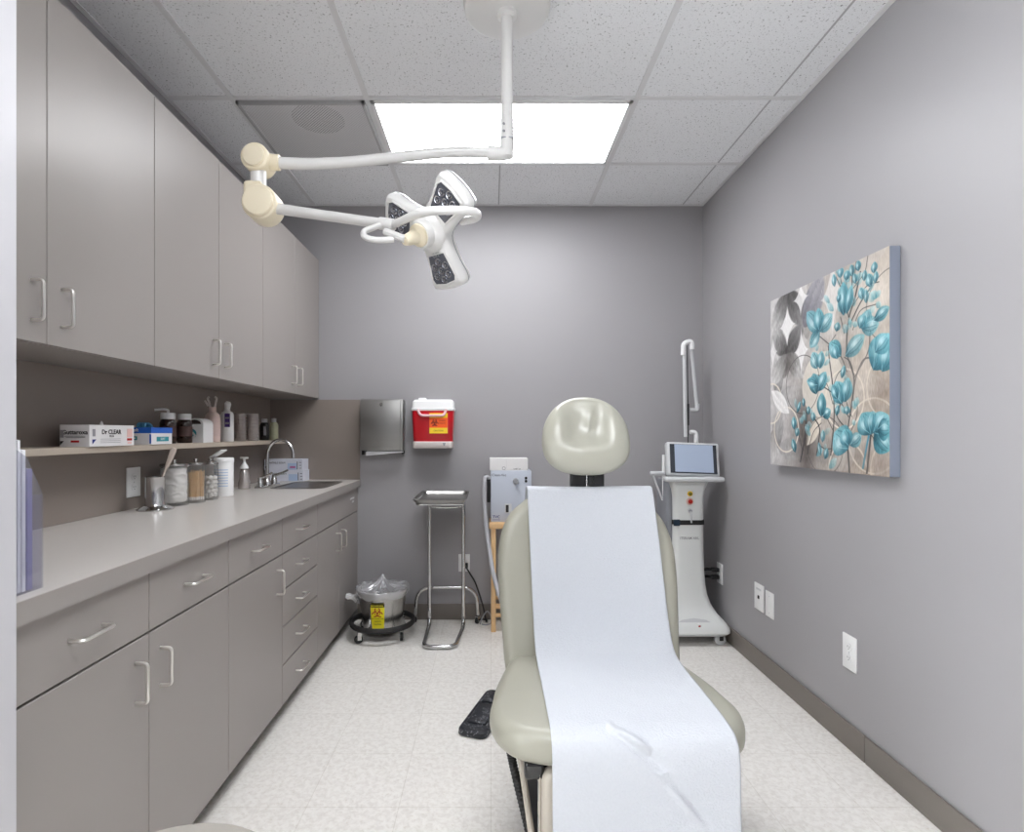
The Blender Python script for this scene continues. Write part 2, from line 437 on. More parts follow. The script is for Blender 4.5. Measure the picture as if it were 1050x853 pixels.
def upper(y0, ym, y1, label):
    r = thing('wall_cabinet', label, 'cabinet', ((LX + UXF) / 2, (y0 + y1) / 2, 1.462), group='wall cabinets over the counter')
    carcass(r, LX + .005, UXF - .0195, y0 + .0004, y1 - .0004, 1.4625, 2.381, True)
    front_panel(r, 'door', UXF, y0 + .0015, ym - .0015, 1.463, 2.380, ym - .049, 1.567)
    front_panel(r, 'door', UXF, ym + .0015, y1 - .0015, 1.463, 2.380, ym + .049, 1.567)
    return r
upper(1.001, 1.425, 1.880, 'grey two-door wall cabinet nearest the white wall edge')
upper(1.880, 2.324, 2.775, 'grey two-door wall cabinet in the middle of the upper run')
upper(2.775, 3.222, 3.6735, 'grey two-door wall cabinet over the sink, next to the back wall')
def base(y0, y1, label):
    r = thing('base_cabinet', label, 'cabinet', ((LX + BXF) / 2, (y0 + y1) / 2, 0), group='base cabinets under the counter')
    carcass(r, LX + .005, BXF - .0195, y0 + .0004, y1 - .0004, .075, .879, False)
    wpart('toe_kick', MB().box(BXF - .07, BXF - .058, y0 + .001, y1 - .001, 0, .0752), KICK, r, smooth=False)
    return r
G, ZD, ZT = .0015, .72, .874
r = base(1.001, 1.868, 'widest-looking grey base cabinet, two drawers over two doors, nearest the camera')
for a, b, hy in ((1.003, 1.434, 1.211), (1.434, 1.868, 1.651)): front_panel(r, 'drawer', BXF, a + G, b - G, ZD + .003, ZT, hy, .799, 'y')
front_panel(r, 'door', BXF, 1.003 + G, 1.434 - G, .077, ZD - .003, 1.379, .612)
front_panel(r, 'door', BXF, 1.434 + G, 1.868 - G, .077, ZD - .003, 1.482, .612)
r = base(1.868, 2.349, 'narrow grey base cabinet with one drawer above a single door')
front_panel(r, 'drawer', BXF, 1.868 + G, 2.349 - G, ZD + .003, ZT, 2.098, .799, 'y')
front_panel(r, 'door', BXF, 1.868 + G, 2.349 - G, .077, ZD - .003, 2.288, .618)
r = base(2.349, 2.823, 'grey base cabinet with a stack of five drawers beside the sink cabinet')
zs = [ZT + .003, ZD, .565, .408, .246, .074]
for a, b in zip(zs, zs[1:]): front_panel(r, 'drawer', BXF, 2.349 + G, 2.823 - G, b + .003, a - .003, 2.56, (a + b) / 2, 'y')
r = base(2.823, 3.6735, 'grey sink base cabinet with two doors against the back wall')
d = front_panel(r, 'false_drawer_front', BXF, 2.823 + G, 3.655, ZD + .003, ZT)
lb = MB()
lb.text('DISPOSABLES', .017, faceX(BXF + .0006, 3.53, .818), bold=.0006); lb.text('ONLY', .017, faceX(BXF + .0006, 3.55, .795), bold=.0006)
lab = wpart('lettering', lb, WHITEP, d, smooth=False); lab['label'] = 'small white lettering'
front_panel(r, 'door', BXF, 2.823 + G, 3.22 - G, .077, ZD - .003, 3.165, .612)
front_panel(r, 'door', BXF, 3.22 + G, 3.655, .077, ZD - .003, 3.275, .612)
wpart('filler_strip', MB().box(BXF - .018, BXF, 3.657, 3.673, .077, .874), CAB, r, smooth=False)

# countertop with sink cut-out
sx0, sx1, sy0, sy1 = -1.225, -.945, 3.08, 3.50
mb = MB(); z0, z1 = .880, .9255
for b in ((LX + .005, -.868, 1.002, sy0), (LX + .005, -.868, sy1, BY - .005), (LX + .005, sx0, sy0, sy1), (sx1, -.868, sy0, sy1)):
    mb.box(*b, z0, z1)
ct = thing('countertop', 'long pale grey laminate countertop running to the back wall', 'countertop', (-1.16, 2.3, z0))
wpart('worktop', mb, COUNTER, ct, smooth=False)
wpart('front_edge', MB().box(-.8678, -.8655, 1.002, BY - .005, z0, z1 - .0012), CAB, ct, smooth=False)
# sink
sk = thing('sink', 'stainless steel sink basin set in the far end of the counter', 'sink', (-1.085, 3.29, z1))
mb = MB()
def rrect(cx, cy, hx, hy, r, n=5):
    out = []
    for (qx, qy, a0) in ((1, 1, 0), (-1, 1, PI / 2), (-1, -1, PI), (1, -1, 1.5 * PI)):
        for i in range(n + 1):
            a = a0 + PI / 2 * i / n; out.append((cx + qx * (hx - r) + r * math.cos(a), cy + qy * (hy - r) + r * math.sin(a)))
    return out
rings = []
ccx, ccy, hx, hy = (sx0 + sx1) / 2, (sy0 + sy1) / 2, (sx1 - sx0) / 2, (sy1 - sy0) / 2
for (off, z, r) in ((.014, .9258, .05), (.014, .9285, .05), (.004, .9292, .045), (-.004, .9285, .045), (-.008, .922, .045), (-.012, .76, .045), (-.03, .742, .04), (-.16, .738, .02), (-.1601, .737, .02)):
    rings.append([(x, y, z) for x, y in rrect(ccx, ccy, hx + off, hy + off, r)])
mb.loft(rings); wpart('basin', mb, SINKST, sk)
mb = MB().cyl((ccx, ccy, .737), (ccx, ccy, .7425), .035, n=24); wpart('drain', mb, CHROME, sk)
# faucet
fx, fy = -1.292, 3.20
fa = thing('faucet', 'chrome gooseneck faucet with two lever handles behind the sink', 'faucet', (fx, fy, z1))
wpart('deck_plate', MB().box(fx - .022, fx + .025, fy - .13, fy + .13, z1, z1 + .012, .005), CHROME, fa)
pts = [(fx, fy, z1 + .01), (fx, fy, z1 + .18)]
for k in range(1, 13):
    a = PI - PI * k / 12; pts.append((fx + .075 + .075 * math.cos(a), fy, z1 + .18 + .09 * math.sin(a)))
pts.append((fx + .15, fy, z1 + .165))
wpart('spout', MB().tube(pts, .0095, 14), CHROME, fa)
wpart('spout_base', MB().lathe([(0, 0), (.02, 0), (.02, .02), (.014, .03), (.012, .05), (0, .05)], (fx, fy, z1 + .01), 20), CHROME, fa)
for s in (-1, 1):
    h = MB(); c = Vector((fx, fy + s * .10, z1 + .01))
    h.lathe([(0, 0), (.018, 0), (.016, .028), (.012, .036), (.012, .05), (0, .055)], c, 18)
    h.tube([c + Vector((0, 0, .045)), c + Vector((.045, s * .012, .062)), c + Vector((.075, s * .02, .078))], [.008, .006, .006], 8)
    wpart('lever_handle', h, CHROME, fa)

# wall shelf
shf = MB().box(LX + .005, -1.315, 1.56, 3.56, 1.168, 1.190, .0015, 1).build('wall_shelf', SHELF, origin=(-1.39, 2.56, 1.168))
tag(shf, 'thin beige shelf board on the dark splash panel under the wall cabinets', 'shelf')

# ------------------------------------------------------------------ things on the shelf
SZ = 1.1902
def carton(name, x0, x1, y0, y1, z0, h, mats, rot=0):
    pass
def card_box(label, x0, x1, y0, y1, z0, h):
    t = thing('glove_box', label, 'box', ((x0 + x1) / 2, (y0 + y1) / 2, z0))
    mb = MB(); mb.box(x0, x1, y0, y1, z0, z0 + h, .001, 1)
    return t, mb
# white printed box
t, mb = card_box('white printed dressing box with a red mark, leftmost on the wall shelf', -1.402, -1.305, 1.80, 2.025, SZ, .072)
e = .0008; yF = 1.80 - e; xF = -1.305 + e
mb.mi = 1; mb.text('Guttaroxa', .020, front(-1.352, yF, SZ + .047), bold=.0004)
for k in range(2): mb.box(-1.385 + .004 * k, -1.318, yF - .0003, yF, SZ + .034 - .004 * k, SZ + .0352 - .004 * k)
mb.prism([(0, 0), (0, .013), (.012, .013)], .0004, front(-1.399, yF, SZ + .006))
mb.text('Dr CLEAR', .022, faceX(xF, 1.905, SZ + .048), bold=.0004); mb.text('PLUS', .010, faceX(xF, 1.905, SZ + .034))
mb.mi = 2; mb.box(-1.365, -1.338, yF - .0005, yF, SZ + .014, SZ + .021); mb.box(xF, xF + .0005, 1.985, 2.012, SZ + .018, SZ + .026)
mb.mi = 3; mb.box(-1.399, -1.388, yF - .0005, yF, SZ + .03, SZ + .055); mb.box(xF, xF + .0005, 1.813, 1.826, SZ + .034, SZ + .058)
for k in range(3): mb.box(xF, xF + .0004, 1.85, 1.95, SZ + .012 + .006 * k, SZ + .0132 + .006 * k)
mb.mi = 4; mb.prism([(0, 0), (0, .016), (.018, .016)], .0004, faceX(xF, 1.812, SZ + .008)); 
mb.mi = 5; mb.box(xF, xF + .0004, 1.985, 2.014, SZ + .03, SZ + .06); mb.box(xF, xF + .0004, 1.988, 2.010, SZ + .006, SZ + .014)
wpart('carton', mb, [CARD, INK, INKRED, PALEGREY, INKBLUE, mat('print_salmon', (228, 190, 184), .6)], t, smooth=False)
wpart('tissue_tuft', MB().lathe([(0, 0), (.006, .001), (.004, .009), (.0015, .014), (0, .015)], (-1.35, 1.92, SZ + .0718), 10), CARD, t)
# blue and white glove box
t, mb = card_box('blue and white glove box beside the white printed box on the shelf', -1.395, -1.31, 2.135, 2.275, SZ, .066)
mb.mi = 1; mb.box(-1.3955, -1.3095, 2.1345, 2.2755, SZ + .044, SZ + .0665)
mb.mi = 0; mb.text('Soft', .017, front(-1.372, 2.1338, SZ + .056), bold=.0004)
mb.mi = 2; mb.box(-1.392, -1.364, 2.1343, 2.135, SZ + .018, SZ + .032); mb.box(-1.31, -1.3093, 2.17, 2.25, SZ + .012, SZ + .03)
mb.mi = 0; mb.box(-1.388, -1.369, 2.1338, 2.1343, SZ + .022, SZ + .028); mb.text('SOFT', .013, faceX(-1.309, 2.21, SZ + .021))
mb.mi = 1; mb.box(-1.316, -1.3094, 2.134, 2.1345, SZ + .004, SZ + .04)
wpart('carton', mb, [CARD, BOXBLUE, TEAL], t, smooth=False)
g = MB()
for k in range(3): g.tube(spline([(-1.375 + .012 * k, 2.16, SZ + .064), (-1.38 + .012 * k, 2.17, SZ + .08), (-1.365 + .01 * k, 2.185, SZ + .077), (-1.36 + .01 * k, 2.19, SZ + .064)], 4), .006, 8)
wpart('glove_tuft', g, mat('blue_glove', (60, 120, 150), .6), t)
# dark pump bottles
def bottle(name, label, cat, x, y, z, prof, m, parts, group=None):
    t = thing(name, label, cat, (x, y, z), group=group)
    MB().lathe(prof, (0, 0, 0), 28).build('body', m, parent=t)
    for nm, mbb, mm in parts: mbb.build(nm, mm, parent=t)
    return t
for (x, y, spout, lab) in ((-1.385, 2.375, True, 'dark amber bottle with a white pump top, left of the two on the shelf'), (-1.378, 2.49, False, 'dark amber bottle with a plain white cap, right of the two on the shelf')):
    cap = MB().lathe([(0, .104), (.028, .104), (.028, .128), (.026, .131), (0, .131)], n=24)
    parts = [('cap', cap, WHITEP)]
    if spout:
        sp = MB().tube(spline([(0, 0, .13), (0, 0, .142), (-.012, -.012, .146), (-.04, -.03, .143)], 4), .005, 8); parts.append(('pump_spout', sp, WHITEP))
    parts.append(('paper_label', MB().lathe([(.0325, .03), (.0325, .075)], n=28), mat('brown_label', (70, 48, 44), .6)))
    bottle('pump_bottle' if spout else 'amber_bottle', lab, 'bottle', x, y, SZ, [(0, 0), (.030, 0), (.032, .003), (.032, .088), (.028, .098), (.024, .104), (0, .104)], AMBER, parts)
# white carton with teal mark and arched top
t = thing('dressing_dispenser', 'white dispenser box with a teal emblem and arched opening on the shelf', 'box', (-1.362, 2.60, SZ))
arch = [(-.045, 0), (.035, 0), (.035, .085)] + [(-.005 + .040 * math.cos(a), .085 + .028 * math.sin(a)) for a in [PI * k / 12 for k in range(1, 12)]] + [(-.045, .085)]
mb = MB().prism(arch, .09, frame((0, .045, 0), (1, 0, 0), (0, 0, 1)))
mb.mi = 1; mb.ring(.0001, .022, front(-.018, -.0458, .042)); mb.mi = 0; mb.prism([(-.008, -.016), (.006, 0), (-.008, .016), (.004, .016), (.016, 0), (.004, -.016)][:6], .0004, front(-.014, -.0462, .034))
mb.mi = 2; mb.prism([(-.03 * math.cos(a), .02 * math.sin(a)) for a in [PI * k / 10 for k in range(11)]], .0004, front(-.005, -.0458, .086))
mb.build('carton', [CARD, TEAL, mat('dispenser_slot', (60, 48, 46), .8)], parent=t, smooth=False)
# pinkish bottle with two clips
cl = MB()
for s in (-1, 1): cl.tube(spline([(s * .012, 0, .172), (s * .016, 0, .195), (s * .022, -.004, .215), (s * .014, -.004, .222)], 4), .005, 8)
cl.cyl((-.02, 0, .178), (-.034, -.01, .205), .006, .004, 10)
lb = MB()
for k in range(4): lb.ring(.0372, .0373, Matrix.Translation((0, 0, .03 + .014 * k)), h=0)
band = MB().lathe([(.0366, .03), (.0368, .031), (.0368, .105), (.0366, .106)], n=28)
tx = MB(); 
for k in range(5): tx.box(-.02, .022 - .005 * (k % 2), -.0385, -.0368, .04 + .012 * k, .044 + .012 * k)
bottle('lotion_bottle', 'pinkish white squeeze bottle with two upright nozzles on the shelf', 'bottle', -1.375, 2.735, SZ,
       [(0, 0), (.034, 0), (.036, .003), (.036, .115), (.031, .135), (.018, .148), (.017, .172), (0, .172)], PINKW,
       [('nozzle', cl, mat('nozzle_plastic', (200, 190, 186), .3)), ('paper_label', band, mat('pink_label', (214, 190, 184), .5)), ('label_print', tx, PALEGREY)])
nz = MB().cyl((0, 0, .155), (0, 0, .172), .016, .013, 18).cyl((0, 0, .172), (.006, -.004, .196), .014, .016, 18).cyl((.006, -.004, .196), (.010, -.006, .205), .016, .011, 18)
pl = MB().box(.002, .030, -.034, -.0315, .075, .145, .001, 1)
pl2 = MB().box(.006, .026, -.0352, -.034, .09, .10).box(.006, .026, -.0352, -.034, .118, .126)
bottle('spray_bottle', 'white bottle with a purple label and angled white cap on the shelf', 'bottle', -1.372, 2.88, SZ,
       [(0, 0), (.030, 0), (.032, .003), (.032, .14), (.026, .152), (.016, .158), (0, .158)], WHITEP,
       [('cap', nz, WHITEP), ('purple_label', pl, PURPLE), ('label_print', pl2, PALEGREY)])
# stacked clear cups
def cup_stack(x, y, n, dz, r, label, grid):
    for k in range(n):
        o = MB().lathe([(0, 0), (r * .9, 0), (r, dz * .9), (r + .002, dz * .95), (r, dz), (r * .88, dz * .5), (r * .86, .002), (0, .002)], (0, 0, 0), 20).build('plastic_cup', CUPS)
        o.location = (x, y, SZ + k * dz)
        tag(o, label, 'cup', 'stacked clear cups on the shelf')
cup_stack(-1.395, 3.08, 8, .0192, .034, 'clear pinkish plastic cup in the plain stack nearest the bottles on the shelf', 0)
cup_stack(-1.345, 3.13, 8, .0192, .034, 'clear plastic cup in the stack closer to the shelf front edge', 1)
cp = MB().lathe([(0, .108), (.017, .108), (.017, .128), (.014, .132), (0, .132)], n=20)
lbm = MB().box(.004, .02, -.0285, -.026, .03, .085, .001, 1)
bottle('dark_bottle', 'small black bottle with a silver cap at the far shelf end', 'bottle', -1.39, 3.40, SZ, [(0, 0), (.026, 0), (.028, .003), (.028, .09), (.018, .108), (0, .108)], BLACKG, [('cap', cp, LGREYP), ('paper_label', lbm, PALEGREY)])
cp = MB().lathe([(0, .112), (.014, .112), (.014, .136), (0, .138)], n=20)
bottle('olive_bottle', 'small pale olive bottle beside the black bottle at the shelf end', 'bottle', -1.362, 3.475, SZ, [(0, 0), (.024, 0), (.026, .003), (.026, .095), (.016, .112), (0, .112)], GREEN, [('cap', cp, LGREYP)])

# ------------------------------------------------------------------ things on the counter
TZ = .9256
# chrome instrument jar with tongs
t = thing('instrument_jar', 'chrome instrument jar with a wide flared foot on the counter', 'jar', (-1.355, 2.235, TZ))
MB().lathe([(0, 0), (.066, 0), (.067, .004), (.055, .012), (.040, .018), (.036, .026), (.035, .130), (.0365, .133), (.033, .132), (.031, .04), (0, .035)], n=36).build('body', CHROME, parent=t)
t = thing('tongs', 'pale handled transfer tongs leaning in the chrome jar', 'tongs', (-1.355, 2.235, TZ + .04))
mb = MB().tube([(0.0, 0, .0), (.028, 0, .09), (.042, .005, .13)], [.003, .004, .005], 8).tube([(.042, .005, .13), (.056, .008, .165), (.068, .01, .20), (.072, .01, .208)], [.007, .010, .012, .008], 10)
mb.build('handle_shaft', mat('tongs_grip', (196, 182, 172), .5), parent=t)
# glass jars
def jar(label, x, y, r, h, lidm=STEEL):
    t = thing('glass_jar', label, 'jar', (x, y, TZ), group='glass jars on the counter')
    MB().lathe([(0, 0), (r * .95, 0), (r, .006), (r, h * .82), (r * .96, h * .86), (r * .94, h * .86), (r * .965, h * .81), (r * .965, .01), (0, .008)], n=40).build('glass_body', GLASS, parent=t)
    MB().lathe([(0, h * .862), (r * .99, h * .862), (r * 1.0, h * .875), (r * .97, h * .91), (r * .5, h * .93), (.006, h * .935), (.005, h * .955), (.010, h * .975), (.009, h * .995), (0, h)], n=32).build('lid', lidm, parent=t)
    return t
jar('wide glass jar of white gauze with a chrome lid on the counter', -1.363, 2.385, .057, .195)
g = MB(); g.lathe([(0, 0), (.03, 0), (.047, .004)] + [(.0505, .006 + .0045 * i) for i in range(1, 32)] + [(.046, .152), (.03, .156), (0, .152)], n=64)
for v in g.bm.verts:
    w_ = noise.noise(Vector((v.co.x * 26, v.co.y * 26, v.co.z * 42))); w2_ = noise.noise(Vector((v.co.x * 70, v.co.y * 70, v.co.z * 95 + 3)))
    k_ = 1 - .16 * abs(w_) ** .8 - .05 * abs(w2_)
    v.co.x *= k_; v.co.y *= k_; v.co.z += .004 * w_ * min(1, v.co.z / .03)
o = g.build('cotton_gauze', COTTON, angle=180); o.location = (-1.363, 2.385, TZ + .0105)
tag(o, 'crumpled white gauze packed inside the wide glass jar', 'gauze')
jar('glass jar of wooden swab sticks with a chrome lid on the counter', -1.322, 2.48, .041, .195)
sw = None
for k in range(60):
    a = k * 2.399; rr = .0335 * math.sqrt((k + .5) / 60)
    if sw is None:
        sw = MB().cyl((0, 0, .012), (0, 0, .13), .0016, n=6); sw.mi = 1
        sw.lathe([(0, 0), (.0025, .002), (.003, .008), (.0018, .015), (0, .016)], n=6); sw = sw.build('swab_stick', [SWAB, COTTON]); o = sw
    else:
        o = sw.copy(); COL.objects.link(o)
    o.location = (-1.322 + rr * math.cos(a), 2.48 + rr * math.sin(a), TZ + .0105)
    o.rotation_euler = (random.uniform(-.03, .03), random.uniform(-.03, .03), a)
    if k: o.scale = (1, 1, random.uniform(.93, 1.03))
    tag(o, 'thin wooden cotton-tipped swab standing inside the middle glass jar', 'swab', 'swab sticks in the middle jar')
jar('narrow glass jar half full of cotton balls on the counter', -1.309, 2.585, .034, .190)
cb = None
for k in range(35):
    lay = k // 7; a = k * 2 * PI / 6 + lay * .5
    if cb is None:
        g = MB(); g.lathe([(.0108 * math.sin(PI * q / 8), -.0115 * math.cos(PI * q / 8)) for q in range(9)], n=12)
        for v in g.bm.verts: v.co += Vector(noise.noise_vector(v.co * 90)) * .002
        cb = g.build('cotton_ball', COTTON, angle=180); o = cb
    else: o = cb.copy(); COL.objects.link(o)
    rr = .0205 if k % 7 else 0
    o.location = (-1.309 + rr * math.cos(a), 2.585 + rr * math.sin(a), TZ + .022 + lay * .0195); o.rotation_euler = (k, k * 2, 0)
    tag(o, 'white cotton ball inside the narrow glass jar', 'cotton ball', 'cotton balls in the narrow jar')
# disinfectant wipes tub
t = thing('wipes_tub', 'white wipes canister with its lid flap open, right of the jars', 'canister', (-1.315, 2.725, TZ))
MB().lathe([(0, 0), (.043, 0), (.045, .004), (.045, .165), (.043, .168), (0, .168)], n=36).build('body', WHITEP, parent=t)
MB().lathe([(0, .167), (.047, .167), (.047, .182), (.043, .188), (0, .188)], n=36).build('lid', WHITEP, parent=t)
MB().box(-.035, .035, -.028, .028, -.004, .004, .003, 2, Matrix.Translation((-.022, -.01, .208)) @ Matrix.Rotation(-.55, 4, 'Y')).build('lid_flap', WHITEP, parent=t)
lb = MB()
for k in range(7):
    a0 = -1.25
    lb.lathe([(.0454, .05 + .013 * k), (.0454, .054 + .013 * k)], n=36)
fc = [f for f in lb.bm.faces if not (f.calc_center_median().y < -.005 and f.calc_center_median().x > -.028 and f.calc_center_median().x < .036)]
bmesh.ops.delete(lb.bm, geom=fc, context='FACES')
lb.mi = 0
lb.build('label_print', PALEBLUE, parent=t)
# soap pump
t = thing('soap_dispenser', 'clear soap dispenser bottle with a white pump beside the faucet', 'soap dispenser', (-1.372, 3.08, TZ))
MB().lathe([(0, 0), (.030, 0), (.032, .004), (.032, .03), (.024, .06), (.024, .09), (.014, .112), (0, .112)], n=28).build('body', mat('soap_bottle', (196, 190, 186), .12, .7), parent=t)
mb = MB().lathe([(0, .11), (.024, .112), (.022, .122), (.010, .140), (.007, .150), (.007, .165), (0, .165)], n=20).box(-.022, .022, -.007, .007, .165, .176, .003)
mb.build('pump', WHITEP, parent=t)
# stacked glove boxes behind the sink
for k, lab in enumerate(('lower pale glove box under another, behind the sink', 'upper pale glove box with a magenta mark, stacked behind the sink')):
    zz = TZ + k * .0705; off = .006 if k == 0 else 0
    x0, x1, y0, y1 = -1.452 + off, -1.208 + off, 3.545, 3.665
    t = thing('glove_box', lab, 'box', ((x0 + x1) / 2, (y0 + y1) / 2, zz), group='glove boxes behind the sink')
    mb = MB().box(x0, x1, y0, y1, zz, zz + .07, .001, 1); yy = y0 - .0006
    mb.mi = 1; mb.text('NITRILE EXAM', .016, front(x0 + .085, yy, zz + .047)); mb.box(x0 + .006, x0 + .014, yy, y0, zz + .016, zz + .024)
    mb.box(x1 - .034, x1 - .030, yy, y0, zz + .006, zz + .056)
    for q in range(3): mb.box(x1 - .02, x1 - .006, yy, y0, zz + .012 + .018 * q, zz + .015 + .018 * q)
    mb.mi = 2; mb.box(x0 + .15, x1 - .036, yy + .0002, y0, zz + .004, zz + .045)
    if k: mb.mi = 3; mb.box(x0 + .165, x1 - .044, yy - .0002, y0, zz + .014, zz + .026)
    wpart('carton', mb, [CARDB, INK, PALEBLUE, INKPINK], t, smooth=False)

# file holder at the near end of the counter
t = thing('file_holder', 'clear acrylic file holder standing at the near counter end', 'file holder', (-.97, 1.06, TZ))
hx0, hx1, hy0, hy1 = -1.04, -.899, 1.006, 1.112
mb = MB()
out = [(hy0, TZ), (hy1, TZ), (hy1, 1.112), (1.074, 1.188), (hy0, 1.232)]
for x in (hx0, hx1 - .003): mb.prism(out, .003, frame((x, 0, 0), (0, 1, 0), (0, 0, 1)))
mb.box(hx0 + .003, hx1 - .003, hy0, hy1, TZ, TZ + .003); mb.box(hx0 + .003, hx1 - .003, hy1 - .003, hy1, TZ + .003, 1.112); mb.box(hx0 + .003, hx1 - .003, hy0, hy0 + .003, TZ + .003, 1.232)
wpart('holder_body', mb, PLAST, t, smooth=False)
for k, (y, th, x1, zt, m, lab, nm) in enumerate(((1.018, .008, -.906, 1.20, SHEETD, 'grey folder at the near side of the clear file holder', 'file_folder'), (1.058, .006, -.9045, 1.222, SHEET, 'tall white paper form with its corner showing above the file holder', 'paper_form'), (1.068, .007, -.9035, 1.203, SHEET, 'shorter white paper form between the tall form and violet sleeve', 'paper_form'), (1.080, .011, -.9035, 1.165, SHEETB, 'violet plastic sleeve in the clear file holder', 'plastic_sleeve'))):
    w_ = x1 + 1.03; h_ = zt - TZ - .004
    o = MB().prism([(0, 0), (w_, 0), (w_, h_), (0, h_ + .015)], th, frame((0, 0, 0), (1, 0, 0), (0, 0, 1)), z0=-th).build(nm, m, smooth=False)
    o.location = (-1.03, y, TZ + .0035)
    tag(o, lab, 'paper' if nm == 'paper_form' else 'folder', 'papers in the file holder')

# ------------------------------------------------------------------ outlets and wall plates
def plate(name, label, cat, M, w, h, kind):
    t = thing(name, label, cat); t.matrix_world = M
    mb = MB().box(-w / 2, w / 2, -h / 2, h / 2, 0, .006, .002, 2); mb.build('cover_plate', WHITEP, parent=t)
    if kind == 'outlet':
        for s in (-1, 1):
            sc = MB(); sc.prism([(.017 * math.cos(a) , .0145 * math.sin(a) + s * .021) for a in [2 * PI * k / 20 for k in range(20)]], .002, z0=.006)
            sc.mi = 1
            for q in (-.006, .006): sc.box(q - .001, q + .001, s * .021 - .002, s * .021 + .006, .0078, .0083)
            sc.cyl((0, s * .021 - .007, .0078), (0, s * .021 - .007, .0083), .0022, n=8)
            sc.build('socket', [WHITEP, INK], parent=t)
        MB().cyl((0, 0, .006), (0, 0, .0072), .003, n=10).build('screw', LGREYP, parent=t)
    elif kind == 'jack':
        MB().box(-.008, .008, -.009, .009, .006, .009, .001, 1).box(-.005, .005, -.004, .006, .009, .0094).build('jack', [INK], parent=t)
        MB().box(-.026, .026, .036, .046, .006, .0066).build('lettering', LGREYP, parent=t)
    else:
        for s in (-1, 1): MB().cyl((0, s * .042, .006), (0, s * .042, .0072), .003, n=10).build('screw', LGREYP, parent=t)
    return t
MR = lambda y, z: frame((RX, y, z), (0, -1, 0), (0, 0, 1))
plate('power_outlet', 'white power outlet on the splash panel above the counter', 'outlet', frame((LX + .004, 2.258, 1.035), (0, 1, 0), (0, 0, 1)), .085, .12, 'outlet')
plate('power_outlet', 'white power outlet on the back wall behind the steel tray stand', 'outlet', frame((-.178, BY, .374), (1, 0, 0), (0, 0, 1)), .075, .115, 'outlet')
plate('power_outlet', 'white power outlet low on the right wall beside the laser machine', 'outlet', MR(3.40, .374), .08, .125, 'outlet')
plate('power_outlet', 'white power outlet on the right wall nearest the camera', 'outlet', MR(2.168, .376), .082, .135, 'outlet')
plate('phone_jack_plate', 'white jack plate with a dark square port on the right wall', 'wall plate', MR(2.90, .376), .098, .138, 'jack')
plate('blank_wall_plate', 'plain blank white wall plate right of the jack plate', 'wall plate', MR(2.79, .370), .078, .128, 'blank')

# ------------------------------------------------------------------ paper towel dispenser
t = thing('paper_towel_dispenser', 'brushed steel paper towel dispenser on the back wall by the cabinets', 'towel dispenser', (-.70, BY, 1.09))
x0, x1, yf = -.845, -.568, 3.575
mb = MB().box(x0, x1, yf, BY - .001, 1.12, 1.452, .006, 2)
wpart('housing', mb, DSTEEL, t)
mb = MB().box(x0 + .002, x1 - .016, yf - .008, yf + .002, 1.124, 1.446, .004, 2); wpart('front_cover', mb, DSTEEL, t)
mb = MB().cyl((-.708, yf - .014, 1.418), (-.708, yf - .006, 1.418), .011, n=18); mb.mi = 1; mb.box(-.710, -.706, yf - .0146, yf - .0138, 1.405, 1.418); wpart('lock', mb, [STEEL, INK], t)
mb = MB().prism([(0, 0), (.255, .022), (.255, .034), (0, .034)], .07, frame((x0 + .012, BY - .012, 1.075), (1, 0, 0), (0, 0, 1)), z0=0)
o = tag(MB().prism([(0, 0), (.24, .022), (.24, .0285), (0, .0285)], .05, frame((0, 0, 0), (1, 0, 0), (0, 0, 1))).build('paper_towel', SHEET, smooth=False), 'white folded paper towel hanging from the steel dispenser slot', 'paper towel')
o.location = (x0 + .035, 3.64, 1.087)
mb = MB().box(x0 + .004, x0 + .018, yf + .02, BY - .004, 1.092, 1.121, .003).box(x1 - .012, x1 - .002, yf + .02, BY - .004, 1.098, 1.121, .002).box(x0 + .018, x1 - .012, BY - .024, BY - .004, 1.112, 1.121)
wpart('tray_bracket', mb, BLACK, t)

# ------------------------------------------------------------------ sharps container
t = thing('sharps_container', 'red sharps container with a white lid and orange biohazard label on the back wall', 'sharps container', (-.375, BY, 1.13))
sx = -.375
def sect(z, hw, yf_, r=.025, yb=BY - .004): return [(x, y, z) for x, y in rrect(sx, (yf_ + yb) / 2, hw, (yb - yf_) / 2, r, 4)]
mb = MB().loft([sect(1.175, .125, 3.565), sect(1.18, .127, 3.562), sect(1.385, .136, 3.555)]); wpart('bin', mb, RED, t)
mb = MB().loft([sect(1.136, .122, 3.556, .02), sect(1.142, .127, 3.552, .02), sect(1.176, .128, 3.552, .02), sect(1.18, .124, 3.556, .02)]); wpart('wall_bracket', mb, mat('sharps_bracket', (222, 212, 208), .4), t)
mb = MB().loft([sect(1.378, .139, 3.552), sect(1.384, .142, 3.549), sect(1.392, .142, 3.549), sect(1.396, .137, 3.553), sect(1.435, .134, 3.558), sect(1.450, .122, 3.575), sect(1.452, .10, 3.59)])
mb.box(sx - .095, sx - .045, 3.58, 3.62, 1.445, 1.462, .006)
wpart('lid', mb, WHITEP, t)
hz = MB().tube(rounded([(sx - .095, 3.55, 1.385), (sx - .078, 3.543, 1.346), (sx + .072, 3.543, 1.346), (sx + .088, 3.55, 1.385)], .02), .0085, 10); wpart('handle', hz, mat('sharps_handle', (236, 196, 200), .4), t)
mb = MB(); lx0, lx1, lz0, lz1 = sx - .020, sx + .096, 1.232, 1.362
mb.box(lx0, lx1, 3.549, 3.566, lz0, lz1)
mb.mi = 1; mb.box(lx0, lx1, 3.5486, 3.55, lz0 + .036, lz1 - .030)
mb.mi = 2; mb.biohazard(.026, front(lx0 + .034, 3.5478, .5 * (lz0 + lz1) + .002))
